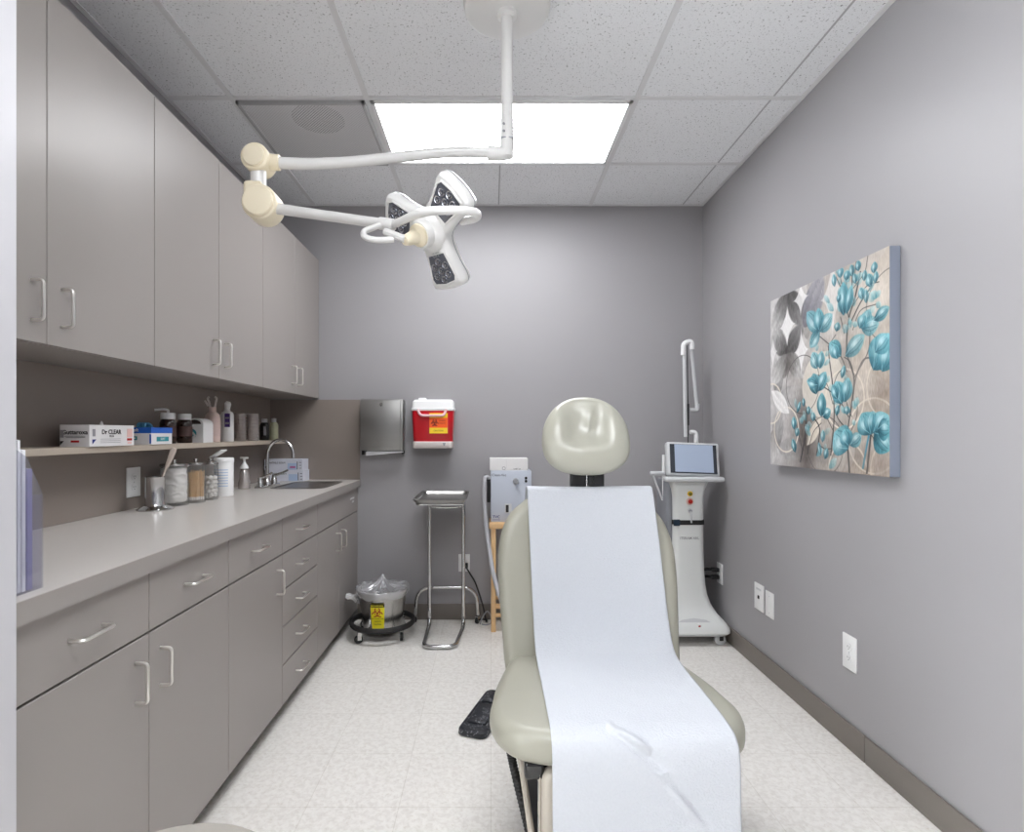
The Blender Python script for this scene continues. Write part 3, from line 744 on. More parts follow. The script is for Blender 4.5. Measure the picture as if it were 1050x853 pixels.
mb.text('BIOHAZARD', .0125, front(lx0 + .062, 3.548, lz1 - .015), bold=.0004); mb.text('SHARPS', .012, front(lx0 + .082, 3.548, .5 * (lz0 + lz1) + .016)); mb.text('WASTE', .012, front(lx0 + .082, 3.548, .5 * (lz0 + lz1)))
mb.text('CAUTION', .014, front(lx0 + .058, 3.548, lz0 + .017))
wpart('warning_label', mb, [YELLOW, ORANGE, mat('ink_dark_red', (120, 24, 20), .6)], t, smooth=False)
mb = MB().cyl((sx + .075, 3.546, 1.160), (sx + .075, 3.556, 1.160), .007, n=14).box(sx + .066, sx + .084, 3.547, 3.553, 1.164, 1.172); wpart('lock', mb, GREYP, t)

# ------------------------------------------------------------------ kick bucket on casters
kb = Vector((-.662, 3.385, 0))
t = thing('kick_bucket', 'steel kick bucket with a yellow biohazard label on a wheeled black bumper ring', 'bucket', kb)
MB().lathe([(0, .058), (.105, .058), (.115, .064), (.150, .286), (.156, .29), (.156, .294), (.149, .294), (.112, .07), (0, .066)], n=44).build('bucket', STEEL, parent=t)
rg = MB(); rg.tube([(.186 * math.cos(2 * PI * k / 48), .186 * math.sin(2 * PI * k / 48), .088) for k in range(48)], .0135, 12, closed=True)
for v in rg.bm.verts: v.co.z = .088 + (v.co.z - .088) * 1.25
rg.build('bumper_ring', RUBBER, parent=t)
fr = MB()
for k in range(4):
    a = PI / 4 + k * PI / 2 + .12; fr.tube([(.176 * math.cos(a), .176 * math.sin(a), .088), (.14 * math.cos(a), .14 * math.sin(a), .07), (.09 * math.cos(a), .09 * math.sin(a), .054)], .006, 8)
fr.cyl((0, 0, .046), (0, 0, .0575), .10, n=32)
fr.build('ring_frame', CHROME, parent=t)
def caster(parent, x, y, ztop, r, yaw, mw=BLACK, mf=CHROME, w=.016):
    c = bpy.data.objects.new('caster', None); COL.objects.link(c); c.parent = parent; c.location = (x, y, 0); c.rotation_euler = (0, 0, yaw)
    q = MB(); q.cyl((-w / 2, .012, r), (w / 2, .012, r), r, n=24, bev=.003); q.build('wheel', mw, parent=c)
    h = MB(); 
    for s in (-1, 1): h.box(s * (w / 2 + .003) - .0012, s * (w / 2 + .003) + .0012, -.004, .020, r * .8, ztop - .006, .0005, 1)
    h.box(-w / 2 - .004, w / 2 + .004, -.008, .020, ztop - .008, ztop - .003, .001, 1); h.cyl((0, 0, ztop - .004), (0, 0, ztop + .01), .006, n=10); h.cyl((-w / 2 - .006, .012, r), (w / 2 + .006, .012, r), .003, n=8)
    h.build('fork', mf, parent=c); return c
for k in range(4):
    a = PI / 4 + k * PI / 2 + .12; caster(t, .168 * math.cos(a), .168 * math.sin(a), .072, .025, [2.4, .9, 2.0, .3][k])
# liner bag over the rim
def crinkle(r, z, a):
    w = noise.noise(Vector((math.cos(a) * 3, math.sin(a) * 3, z * 18))); w2 = noise.noise(Vector((math.cos(a) * 9, math.sin(a) * 9, z * 30 + 4)))
    return r * (1 + .03 * w) + .006 * w2, z + .012 * w * (1 if z < .28 else .6) + .008 * w2 * (1 if z > .29 else .4)
def crinkle(r, z, a, old=crinkle):
    rr_, zz_ = old(r, z, a)
    if z > .29 and r < .16: zz_ += .010 * math.sin(9 * a + 2 * noise.noise(Vector((math.cos(a) * 2, math.sin(a) * 2, 3)))) * math.sin(PI * min(1, r / .155)) + .006 * math.sin(17 * a + 1)  * math.sin(PI * min(1, r / .155))
    return rr_, zz_
bg = MB().lathe([(.153, .252), (.157, .258), (.160, .272), (.164, .292), (.160, .301), (.150, .300), (.125, .296), (.095, .297), (.065, .305), (.040, .320), (.022, .342), (.012, .362), (.006, .372), (0, .374)], n=72, fn=lambda r, z, a: crinkle(r, z, a) if r > .015 else (r, z))
bag = thing('trash_liner', 'clear crinkled plastic liner bag stretched over the steel bucket rim', 'trash bag', kb + Vector((0, 0, .165)))
bg.bm.transform(Matrix.Translation((0, 0, -.165))); bg.build('film', LINER, parent=bag, angle=180)
kn = MB().lathe([(0, -.045), (.012, -.04), (.018, -.02), (.012, -.004), (.016, .012), (.028, .028), (.02, .036), (0, .03)], n=16, fn=lambda r, z, a: (r * (1 + .25 * math.sin(5 * a)), z), M=Matrix.Translation((-.178, -.03, .075)) @ Matrix.Rotation(PI / 2 + .2, 4, 'Y'))
kn.build('bag_knot', clear('bag_knot_film', (250, 250, 250), .6, .12), parent=bag)
# yellow biohazard label follows the bucket wall
lb = MB(); a0 = -PI / 2 - .02
def lw(u, z): 
    r = .1165 + (z - .064) * .1577 + .0022; a = a0 + u / .135; return Vector((r * math.cos(a), r * math.sin(a), z))
def patch(m, u0, u1, z0_, z1_, off, mi):
    n = 6; t_ = bmesh.new(); g = [[None] * 2 for _ in range(n + 1)]
    for i in range(n + 1):
        for j in range(2):
            p = lw(u0 + (u1 - u0) * i / n, z0_ + (z1_ - z0_) * j); d = Vector((p.x, p.y, 0)).normalized(); g[i][j] = t_.verts.new(p + d * off)
    for i in range(n): t_.faces.new((g[i][0], g[i + 1][0], g[i + 1][1], g[i][1]))
    m.mi = mi; m._in(t_)
def tang(u, z, off):
    p = lw(u, z); a = a0 + u / .135; d = Vector((math.cos(a), math.sin(a), 0)); v = (Vector((0, 0, 1)) + d * .157).normalized()
    return frame(p + d * off, (-math.sin(a), math.cos(a), 0), v)
patch(lb, -.040, .038, .082, .234, .004, 0); patch(lb, -.040, .038, .214, .234, .0045, 1)
lb.mi = 0; lb.text('BIOHAZARD', .013, tang(-.001, .224, .0052), bold=.0003)
lb.mi = 2; lb.biohazard(.034, tang(-.001, .180, .0048))
lb.mi = 1; lb.text('BIOHAZARDOUS', .0095, tang(-.001, .145, .005)); lb.text('WASTE', .012, tang(-.001, .128, .005)); lb.text('CAUTION', .010, tang(-.001, .110, .005))
lb.build('warning_label', [YELLOWB, mat('label_brown', (60, 46, 20), .6), mat('biohazard_red', (176, 70, 20), .6)], parent=t, smooth=False)

# ------------------------------------------------------------------ mayo stand with tray
t = thing('instrument_stand', 'chrome tube instrument stand with a floor loop and two casters at the back wall', 'stand', (-.285, 3.4, 0))
xl, xr, yb = -.392, -.176, 3.53; R = .0125
mb = MB()
loop = [(xl, yb, .826), (xl, yb, .016), (xl + .005, 3.16, .014), (xr - .03, 3.16, .014), (xr, 3.46, .016), (xr, yb, .03), (xr, yb, .826)]
mb.tube(rounded(loop, .06, 8), R, 14); wpart('tube_frame', mb, CHROME, t)
mb = MB().tube(rounded([(-.492, 3.60, .055), (-.478, 3.592, .235), (-.10, 3.592, .235), (-.083, 3.60, .055)], .11, 10), R, 14)
mb.cyl((xl, yb, .2), (xl, 3.585, .235), .008, n=10).cyl((xr, yb, .2), (xr, 3.585, .235), .008, n=10)
wpart('rear_arch', mb, CHROME, t)
mb = MB().tube(spline([(xl, yb, .775), (xl + .03, yb - .01, .765), (0.5 * (xl + xr), yb - .012, .762), (xr - .03, yb - .01, .765), (xr, yb, .775)], 6), .007, 10); wpart('cross_brace', mb, CHROME, t)
mb = MB().tube(rounded([(xl, yb, .815), (xl - .035, yb - .03, .828), (xl - .035, 3.16, .828), (xr + .02, 3.16, .828), (xr + .02, yb - .03, .828), (xr, yb, .815)], .03), .007, 10); wpart('tray_rim_support', mb, CHROME, t)
for x in (-.492, -.083): caster(t, x - t.location.x, 3.60 - 3.4, .05, .02, 2.6 if x > -.2 else .5)
tr = thing('instrument_tray', 'shallow stainless steel tray resting on the chrome stand', 'tray', (-.295, 3.38, .835))
rings = []
for (off, z, r) in ((-.03, .001, .02), (-.018, 0.0, .03), (-.008, .002, .034), (0, .018, .036), (.006, .020, .038), (.006, .0215, .038), (-.002, .020, .034), (-.012, .004, .03), (-.03, .003, .02)):
    rings.append([(x, y, z) for x, y in rrect(0, 0, .150 + off, .24 + off, r)])
MB().loft(rings).build('pan', mat('tray_steel', (150, 148, 146), .32, 1.0), parent=tr)

# ------------------------------------------------------------------ wooden stand, electrosurgical unit, hose
wt = thing('wooden_stand', 'small pale wooden stand behind the exam chair carrying the grey unit', 'stool', (.14, 3.53, 0))
wx0_, wx1_, wy0_, wy1_ = -.012, .29, 3.42, 3.64
wpart('top_board', MB().box(wx0_, wx1_, wy0_, wy1_, .642, .678, .004), WOOD, wt)
for x in (wx0_ + .012, wx1_ - .042):
    for y in (wy0_ + .012, wy1_ - .042): wpart('leg', MB().box(x, x + .03, y, y + .03, 0, .643, .003), WOOD, wt)
for z in (.09, .15):
    wpart('rung', MB().box(wx0_ + .035, wx1_ - .035, wy0_ + .02, wy0_ + .034, z, z + .022, .002), WOOD, wt)
    wpart('rung', MB().box(wx0_ + .035, wx1_ - .035, wy1_ - .034, wy1_ - .02, z, z + .022, .002), WOOD, wt)
for x in (wx0_ + .02, wx1_ - .034): wpart('rung', MB().box(x, x + .014, wy0_ + .035, wy1_ - .035, .12, .142, .002), WOOD, wt)
eu = thing('smoke_evacuator', 'light blue-grey boxy electrical unit with a dial on the wooden stand', 'medical device', (.13, 3.54, .6785))
ex0, ex1, ey0, ey1, ez0, ez1 = -.002, .252, 3.455, 3.625, .6788, 1.0
EUM = mat('unit_enamel', (190, 196, 208), .45)
mb = MB().box(ex0, ex1, ey0, ey1, ez0, ez1, .006, 2); wpart('housing', mb, EUM, eu)
mb = MB(); mb.text('Clean-Vac', .022, front(ex0 + .052, ey0 - .0006, ez1 - .028)); mb.mi = 1; mb.text('TVC', .024, front(ex0 + .035, ey0 - .0006, ez0 + .032), bold=.0005); mb.box(ex0 + .012, ex0 + .058, ey0 - .0006, ey0 + .0005, ez0 + .013, ez0 + .016)
wpart('lettering', mb, [INK, INKBLUE], eu, smooth=False)
mb = MB().lathe([(0, 0), (.019, 0), (.016, .016), (.013, .019), (0, .019)], n=20, M=frame((ex0 + .157, ey0, ez1 - .065), (1, 0, 0), (0, 0, 1))); mb.box(ex0 + .1555, ex0 + .1585, ey0 - .0215, ey0 - .018, ez1 - .065, ez1 - .049); wpart('dial', mb, GREYP, eu)
mb = MB()
for s in (-.008, .012): mb.cyl((ex0 + .220, ey0, ez1 - .058 + s), (ex0 + .220, ey0 - .004, ez1 - .058 + s), .008, n=14)
wpart('port', mb, INK, eu)
mb = MB().box(ex0 + .088, ex0 + .130, ey0 - .003, ey0 + .001, ez0 + .055, ez0 + .115, .002, 1); mb.mi = 1; mb.box(ex0 + .094, ex0 + .112, ey0 - .009, ey0 - .002, ez0 + .062, ez0 + .108, .002, 1); wpart('rocker_switch', mb, [LGREYP, INK], eu)
# white carton on top
ct_ = thing('white_carton', 'white open carton lying on top of the grey unit', 'box', (.115, 3.54, ez1))
mb = MB().box(ex0 - .006, ex1 - .022, ey0 + .005, ey1 - .02, ez1 + .0005, ez1 + .076, .001, 1)
mb.mi = 1; mb.text('UNIT 20', .012, front(ex0 + .165, ey0 + .0042, ez1 + .010)); mb.mi = 2
mb.ring(.008, .011, front(ex0 + .082, ey0 + .0044, ez1 + .014)); mb.box(ex0 + .098, ex0 + .0985, ey0 + .0044, ey0 + .0055, ez1 + .012, ez1 + .065)
wpart('carton', mb, [CARD, INK, PALEGREY], ct_, smooth=False)
# corrugated hose on a black bracket
hs = thing('suction_hose', 'grey corrugated hose hanging left of the grey unit', 'hose', (-.03, 3.5, .3))
hp = spline([(-.004, 3.50, .93), (-.018, 3.475, .955), (-.040, 3.455, .94), (-.041, 3.44, .80), (-.030, 3.42, .66), (-.010, 3.38, .52), (.02, 3.30, .37), (.08, 3.20, .22), (.17, 3.1, .10), (.30, 3.05, .016)], 22)
mb = MB().tube(hp, [.0125 + .0016 * (k % 2) for k in range(len(hp))], 10); wpart('hose_tube', mb, mat('hose_grey', (176, 176, 180), .5), hs, angle=60)
mb = MB().box(-.034, -.003, 3.47, 3.56, .935, .945, .002, 1).box(-.026, -.0035, 3.47, 3.55, .80, .94, .003).cyl((-.034, 3.50, .965), (-.034, 3.50, .972), .008, n=10)
wpart('hose_bracket', mb, BLACK, hs)
# black power cord by the stand
c = MB().tube(spline([(-.165, 3.655, .362), (-.165, 3.63, .358), (-.14, 3.62, .32), (-.10, 3.62, .25), (-.055, 3.60, .12), (-.035, 3.59, .03), (-.028, 3.60, .008), (-.03, 3.64, .006), (-.05, 3.65, .006), (-.09, 3.65, .006)], 8), .0055, 8)
c.box(-.178, -.152, 3.638, 3.664, .343, .378, .005)
o = c.build('power_cable', RUBBER, origin=(-.1, 3.62, .2)); tag(o, 'black power cord running from the back wall outlet to the floor', 'cord')
c = MB().tube(spline([(-.07, 3.56, .006), (-.055, 3.56, .05), (-.025, 3.57, .085), (.0, 3.58, .05), (.0, 3.57, .012), (-.03, 3.55, .006), (-.06, 3.56, .006)], 8), .004, 8)
o = c.build('grey_cable', GREYP, origin=(-.03, 3.56, 0)); tag(o, 'thin grey cable looped on the floor beside the wooden stand', 'cable')

# ------------------------------------------------------------------ laser machine in the corner
lm = Vector((1.188, 3.40, 0))
t = thing('laser_machine', 'white floor-standing laser machine with a tilted screen in the back right corner', 'medical laser', lm)
zs_ = [.065, .075, .10, .125, .16, .21, .26, .32, .40, .55, .75, .85, .90, .94]
hw_ = [.198, .205, .203, .19, .160, .132, .116, .106, .100, .096, .094, .096, .104, .118]
yf_ = [-.20, -.21, -.205, -.17, -.13, -.105, -.095, -.09, -.088, -.086, -.086, -.088, -.094, -.10]
yb_ = [.19, .20, .20, .19, .185, .18, .178, .175, .172, .17, .165, .16, .16, .16]
rings = []
for z, w, a, b in zip(zs_, hw_, yf_, yb_): rings.append([(x, y, z) for x, y in rrect(0, (a + b) / 2, w, (b - a) / 2, min(.04, w * .42), 5)])
MB().loft(rings).build('column', mat('machine_white', (226, 228, 226), .35, coat=.1), parent=t, angle=50)
rings = [[(x, y, z) for x, y in rrect(0, -.005, w, h, .07, 6)] for z, w, h in ((.057, .196, .165), (.060, .202, .198), (.066, .203, .20), (.07, .198, .195))]
MB().loft(rings).build('base_trim', LGREYP, parent=t)
mb = MB(); 
arc = [(-.13, 0), (.13, 0), (.12, .022), (.07, .050), (0, .060), (-.07, .050), (-.12, .022)]
mb.prism(arc, .004, frame((0, -.178, .095), (1, 0, 0), (0, .5, 1)), bev=.001); mb.mi = 1; mb.cyl((.02, -.176, .118), (.02, -.190, .114), .011, n=16)
mb.mi = 2; mb.cyl((.02, -.18, .118), (.02, -.192, .1135), .006, n=12)
mb.build('foot_cover', [LGREYP, WHITEP, INKRED], parent=t)
for x, y in ((.158, -.168), (-.158, -.168), (.155, .15), (-.155, .15)):
    caster(t, x, y, .060, .033, PI / 2 + .1, mw=LGREYP, mf=BLACK, w=.02)
MB().box(-.128, -.092, -.06, .15, .35, .95, .012, 3).build('side_panel', mat('machine_side_grey', (132, 134, 140), .45), parent=t)
mb = MB().box(-.158, .190, -.145, -.075, .945, .975, .013, 3); mb.build('front_handle', LGREYP, parent=t)
mb = MB().tube(rounded([(-.10, .02, .60), (-.118, .02, .82), (-.122, .02, .985), (-.118, .03, 1.10)], .04), .011, 10); mb.build('side_rail', WHITEP, parent=t)
mb = MB().cyl((-.205, .02, .985), (-.115, .02, .985), .014, n=14, bev=.004).cyl((-.19, .02, .98), (-.13, .02, .82), .006, n=10); mb.build('side_handle', LGREYP, parent=t)
# screen head
hd = bpy.data.objects.new('screen_head', None); COL.objects.link(hd); hd.parent = t; hd.location = (.024, -.065, 1.075); hd.rotation_euler = (-.22, .035, 0)
MB().box(-.158, .158, -.018, .03, -.102, .102, .014, 3).build('bezel', LGREYP, parent=hd)
MB().box(-.140, .140, -.0195, -.016, -.088, .088, .001, 1).build('screen_border', mat('screen_border', (58, 62, 70), .25), parent=hd)
MB().box(-.112, .118, -.0205, -.019, -.080, .086).build('display', SCREEN, parent=hd, smooth=False)
MB().box(-.06, .06, .0, .12, -.13, .04, .02, 3).build('screen_mount', LGREYP, parent=t).location = (.01, -.04, 1.05)
def knob(z, r, m1, m2, nm):
    q = MB().cyl((.0, -.087, z), (.0, -.094, z), r, n=22, bev=.001); q.mi = 1; q.cyl((.0, -.094, z), (.0, -.103, z), r * .62, n=18, bev=.001); return q.build(nm, [m1, m2], parent=t)
knob(.872, .016, YELLOW, mat('button_olive', (130, 120, 40), .5), 'ready_button'); knob(.826, .021, mat('button_ring', (224, 190, 176), .5), mat('stop_red', (190, 40, 30), .35), 'stop_button'); knob(.770, .015, LGREYP, GREYP, 'key_switch')
MB().cyl((.0, -.103, .768), (.004, -.106, .70), .005, n=8).build('key_fob', LGREYP, parent=t)
mb = MB(); ring2 = lambda z, g: [(x, y, z) for x, y in rrect(0, .04, .0945 + g, .126 + g, .04, 5)]
mb.loft([ring2(.685, .002), ring2(.685, .004), ring2(.713, .004), ring2(.713, .002)], caps=False); mb.build('strap', RUBBER, parent=t)
mb = MB().box(-.098, -.06, -.096, -.088, .680, .718, .003); mb.build('strap_clip', mat('strap_navy', (22, 44, 62), .4), parent=t)
mb = MB().text('ITERAM ARL', .021, front(.0, -.0872, .605), bold=.0003); mb.build('lettering', PALEGREY, parent=t, smooth=False)
# articulated arm
A = lambda px, py, Y=3.46: P(px, py, Y) - lm
mb = MB().tube(rounded([A(714, 470), A(714, 443), A(707.5, 443)], .03), .014, 12); mb.build('arm_elbow', WHITEP, parent=t)
mb = MB().tube(rounded([A(700.5, 364), A(700.8, 352), A(707, 350), A(709.5, 351), A(709.5, 358)], .02), .015, 12); mb.build('arm_top_joint', WHITEP, parent=t)
mb = MB().tube([A(701.5, 356), A(703, 448)], .012, 10); mb.build('arm_tube', LGREYP, parent=t)
mb = MB().tube([A(704.6, 354), A(705.6, 418)], .003, 8).tube([A(705.6, 414), A(705.6, 436)], .007, 8).tube([A(705.6, 434), A(705.6, 462)], .003, 8); mb.build('arm_cable', BLACK, parent=t)
mb = MB().tube([A(708.5, 355, 3.48), A(714.5, 416, 3.48)], .011, 10); mb.build('arm_tube', LGREYP, parent=t)
mb = MB().tube(rounded([A(715, 414, 3.48), A(715, 421, 3.48), A(706.5, 420, 3.47)], .02), .014, 10); mb.build('arm_lower_joint', LGREYP, parent=t)
# cables into the right-wall outlet
for k, z in enumerate((.396, .352)):
    c = MB().tube(spline([(1.392, 3.40, z), (1.35, 3.40, z), (1.335, 3.45, z - .01), (1.33, 3.55, z - .05)], 8), .009, 8); c.box(1.352, 1.3985, 3.385, 3.415, z - .012, z + .012, .004)
    o = c.build('plug', BLACK, origin=(1.37, 3.4, z))
    tag(o, 'black plug and cable in the %s socket beside the laser machine' % ('upper' if k == 0 else 'lower'), 'plug', 'plugs beside the laser machine')

# ------------------------------------------------------------------ procedure chair
ch = thing('exam_chair', 'sage green vinyl procedure chair with an oval headrest in the room centre', 'exam chair', (.343, 0, 0))
def closed_outline(pts, n=10):
    pts = [Vector((*p, 0)) for p in pts]; out = []; m = len(pts)
    for i in range(m):
        a, b, c, d = pts[i - 1], pts[i], pts[(i + 1) % m], pts[(i + 2) % m]
        for k in range(n):
            t_ = k / n; q = .5 * ((2 * b) + (c - a) * t_ + (2 * a - 5 * b + 4 * c - d) * t_ * t_ + (3 * b - a - 3 * c + d) * t_ ** 3); out.append((q.x, q.y))
    return out
def cushion(out, th, rnd, M, crown=.012, dish=None, nr=6):
    """padded slab: outline in XY, thickness along Z with a rounded rim and a softly crowned top"""
    cx = sum(p[0] for p in out) / len(out); cy = sum(p[1] for p in out) / len(out); n = len(out)
    nrm = []
    for i in range(n):
        a = Vector(out[i - 1]); b = Vector(out[(i + 1) % n]); d = (b - a).normalized(); nrm.append(Vector((d.y, -d.x)))
    area = sum(out[i - 1][0] * out[i][1] - out[i][0] * out[i - 1][1] for i in range(n))
    sgn = 1 if area > 0 else -1
    def ringat(off, z): return [(out[i][0] - sgn * nrm[i].x * off, out[i][1] - sgn * nrm[i].y * off, z) for i in range(n)]
    rings = []
    for k in range(nr + 1):
        a = PI / 2 * k / nr; rings.append(ringat(rnd * (1 - math.sin(a)), rnd * .8 * (1 - math.cos(a))))
    for k in range(nr + 1):
        a = PI / 2 * k / nr; rings.append(ringat(rnd * (1 - math.cos(a)), th - rnd + rnd * math.sin(a)))
    base = rings[-1]
    for s in (.86, .7, .5, .3, .12):
        r_ = []
        for (x, y, z) in base:
            X = cx + (x - cx) * s; Y = cy + (y - cy) * s; zz = th + crown * (1 - s * s)
            r_.append((X, Y, zz))
        rings.append(r_)
    if dish:
        rings = [[(x, y, z + (dish(x, y) if z > th * .4 else 0)) for x, y, z in r_] for r_ in rings]
    return MB().loft(rings, M)
# seat: top at .475, front at Y 1.37
half = [(.20, 1.372), (.278, 1.40), (.325, 1.455), (.346, 1.53), (.340, 1.60), (.330, 1.68), (.312, 1.76), (.294, 1.83), (.276, 1.90), (.235, 1.95)]
out = closed_outline([(-x, y) for x, y in half] + [(x, y) for x, y in half[::-1]] + [(0.1, 1.366), (-.1, 1.366)][::1], 6)
cushion(out, .088, .038, Matrix.Translation((0, 0, .396)), crown=.004).build('seat', VINYL, parent=ch, angle=180)
# backrest, leaning back
pb, pt_ = Vector((0, 1.862, .462)), Vector((0, 2.075, 1.055)); v = (pt_ - pb).normalized(); MBk = frame(pb, (1, 0, 0), v)   # local Z points to the sitter
half = [(.21, -.085), (.278, -.06), (.296, .0), (.302, .08), (.312, .20), (.318, .32), (.312, .41), (.286, .492), (.238, .547), (.16, .580)]
out = closed_outline([(-x, y) for x, y in half] + [(x, y) for x, y in half[::-1]] + [(.12, -.092), (-.12, -.092)], 6)
cushion(out, .10, .045, MBk @ Matrix.Translation((0, 0, -.10)), crown=.0, dish=lambda x, y: .035 * (x / .3) ** 2 - .012).build('backrest', VINYL, parent=ch, angle=180)
MB().box(-.20, .20, 0.02, .50, -.118, -.1, .006, 2, MBk).build('backrest_shell', BLACK, parent=ch)
# headrest
hc = Vector((.018, 2.115, 1.222)); th_ = .30
hv = Vector((0, math.sin(th_), math.cos(th_))); MH = frame(hc, (1, 0, 0), hv)
mb = MB(); nu, nv = 64, 40; t_ = bmesh.new(); rows = []
def headpt(phi, lat):
    # phi around the rim, lat from -1 (back) to 1 (front)
    c_, s_ = math.cos(phi), math.sin(phi)
    w = .166 * (1 - .13 * s_ ) ; hh = .158 if s_ > 0 else .152
    ex = .86
    X = w * math.copysign(abs(c_) ** ex, c_); Y = hh * math.copysign(abs(s_) ** ex, s_)
    k = math.cos(lat * PI / 2) ** .62; z = math.sin(lat * PI / 2) * (.056 if lat > 0 else .05)
    X *= k; Y *= k
    if lat > 0:
        g = math.exp(-((X / .082) ** 4)) * (1 / (1 + math.exp(-(Y + .036) / .013))) * math.exp(-(max(0, Y - .03) / .12) ** 2)
        z -= .036 * g * min(1, lat * 1.8)
        z += .011 * math.exp(-(((X - .012 - .12 * (Y - .04)) / .020) ** 2)) * math.exp(-((Y - .05) / .06) ** 2)
    return (X, Y, z)
rows = [[t_.verts.new(headpt(2 * PI * i / nu, -1 + 2 * (j + .0) / nv)) for i in range(nu)] for j in range(1, nv)]
for a, b in zip(rows, rows[1:]):
    for i in range(nu): t_.faces.new((a[i], a[(i + 1) % nu], b[(i + 1) % nu], b[i]))
for r_, lat in ((rows[0], -1), (rows[-1], 1)):
    p = t_.verts.new(headpt(0, lat))
    for i in range(nu): t_.faces.new((r_[i], r_[(i + 1) % nu], p))
bmesh.ops.recalc_face_normals(t_, faces=t_.faces[:])
mb._in(t_, MH); mb.build('headrest', mat('headrest_vinyl', (181, 180, 167), .3, var=.03, vscale=9, bump=.05, bscale=260, coat=.25), parent=ch, angle=180)
mb = MB().box(-.045, .012, 2.075, 2.10, 1.0, 1.10, .004).box(.024, .082, 2.075, 2.10, 1.0, 1.10, .004).cyl((.052, 2.07, 1.06), (.052, 2.105, 1.06), .014, n=14); mb.build('headrest_bracket', BLACK, parent=ch)
MB().tube([(.018, 2.087, .96), (.018, 2.087, 1.12)], .006, 8).build('headrest_post', CHROME, parent=ch)
# legrest, frame and base
mb = cushion(rrect(0, 0, .215, .16, .03, 4), .07, .022, frame((0, 1.455, .225), (1, 0, 0), (0, 0, 1)), crown=.004); mb.build('legrest', BEIGE, parent=ch, angle=60)
mb = MB().box(-.221, -.2155, 1.405, 1.45, .09, .37, .002, 1); mb.mi = 1
for k in range(3): mb.box(-.2225, -.221, 1.422, 1.432, .12 + .085 * k, .165 + .085 * k)
mb.build('legrest_hinge_plate', [BEIGE, GREYP], parent=ch)
mb = MB().box(-.258, -.205, 1.405, 1.50, .352, .398, .010, 3).box(-.21, -.10, 1.42, 1.50, .36, .398, .006, 2); mb.build('hinge_bracket', BLACKG, parent=ch)
mb = MB().box(-.26, .26, 1.46, 1.84, .365, .397, .008, 2); mb.build('seat_frame', BLACK, parent=ch)
mb = MB().box(-.14, .14, 1.60, 1.88, .06, .366, .02, 3).box(-.10, .10, 1.56, 1.60, .12, .365, .01, 2); mb.build('lift_column', BEIGE, parent=ch)
mb = MB().box(-.24, .24, 1.50, 2.05, 0, .062, .02, 3); mb.build('floor_base', BLACK, parent=ch)
mb = MB().tube([(-.268, 1.51, .39), (-.222, 1.46, .08)], .009, 10); mb.build('support_rod', BEIGE, parent=ch)
hp = spline([(-.298, 1.54, .40), (-.282, 1.53, .32), (-.25, 1.50, .20), (-.222, 1.47, .10), (-.20, 1.47, .03), (-.12, 1.50, .016)], 26)
MB().tube(hp, [.0105 + .0022 * (k % 2) for k in range(len(hp))], 10).build('cable_conduit', RUBBER, parent=ch, angle=40)

# paper sheet over the chair
def path():
    n_ = Vector((0, -v.z, v.y))        # away from the backrest, towards the sitter
    off = .006
    def bk(s, o): return pb + v * s + n_ * o
    pts = [bk(.45, -.125), bk(.562, -.125), bk(.605, -.10), bk(.618, -.05), bk(.602, .0 + off * .6), bk(.565, off), bk(.43, off), bk(.27, off), bk(.14, off + .004)]
    pts += [Vector((0, 1.845, .525)), Vector((0, 1.775, .4985)), Vector((0, 1.62, .4935)), Vector((0, 1.47, .4925)), Vector((0, 1.405, .488)), Vector((0, 1.367, .472)), Vector((0, 1.352, .43)), Vector((0, 1.348, .33)), Vector((0, 1.343, .22)), Vector((0, 1.338, .10))]
    return spline(pts, 14)
pp = path(); n2 = 90
cum = [0]
for a, b in zip(pp, pp[1:]): cum.append(cum[-1] + (b - a).length)
grid = []
for i, p in enumerate(pp):
    s = cum[i]; row = []
    d = (pp[min(i + 1, len(pp) - 1)] - pp[max(i - 1, 0)]).normalized(); nn = Vector((0, -d.z, d.y))
    if nn.y > 0 and i > 28: nn = -nn
    xc = interp(s, [0, .3, .75, 1.0, cum[-1]], [.028, .028, .040, .044, .044])
    for j in range(n2 + 1):
        u = -1 + 2 * j / n2; x = xc + u * .2295
        q = Vector((x, p.y, p.z))
        w = noise.noise(Vector((x * 7, s * 5, 1))) * .0022 + noise.noise(Vector((x * 24, s * 20, 5))) * .0008
        # follows the dish of the backrest
        q += Vector((0, -v.z, v.y)) * (.035 * (x / .3) ** 2) * min(1, max(0, (i - 42) / 28)) * min(1, max(0, (128 - i) / 40))
        row.append(q + nn * (w + .001))
    grid.append(row)
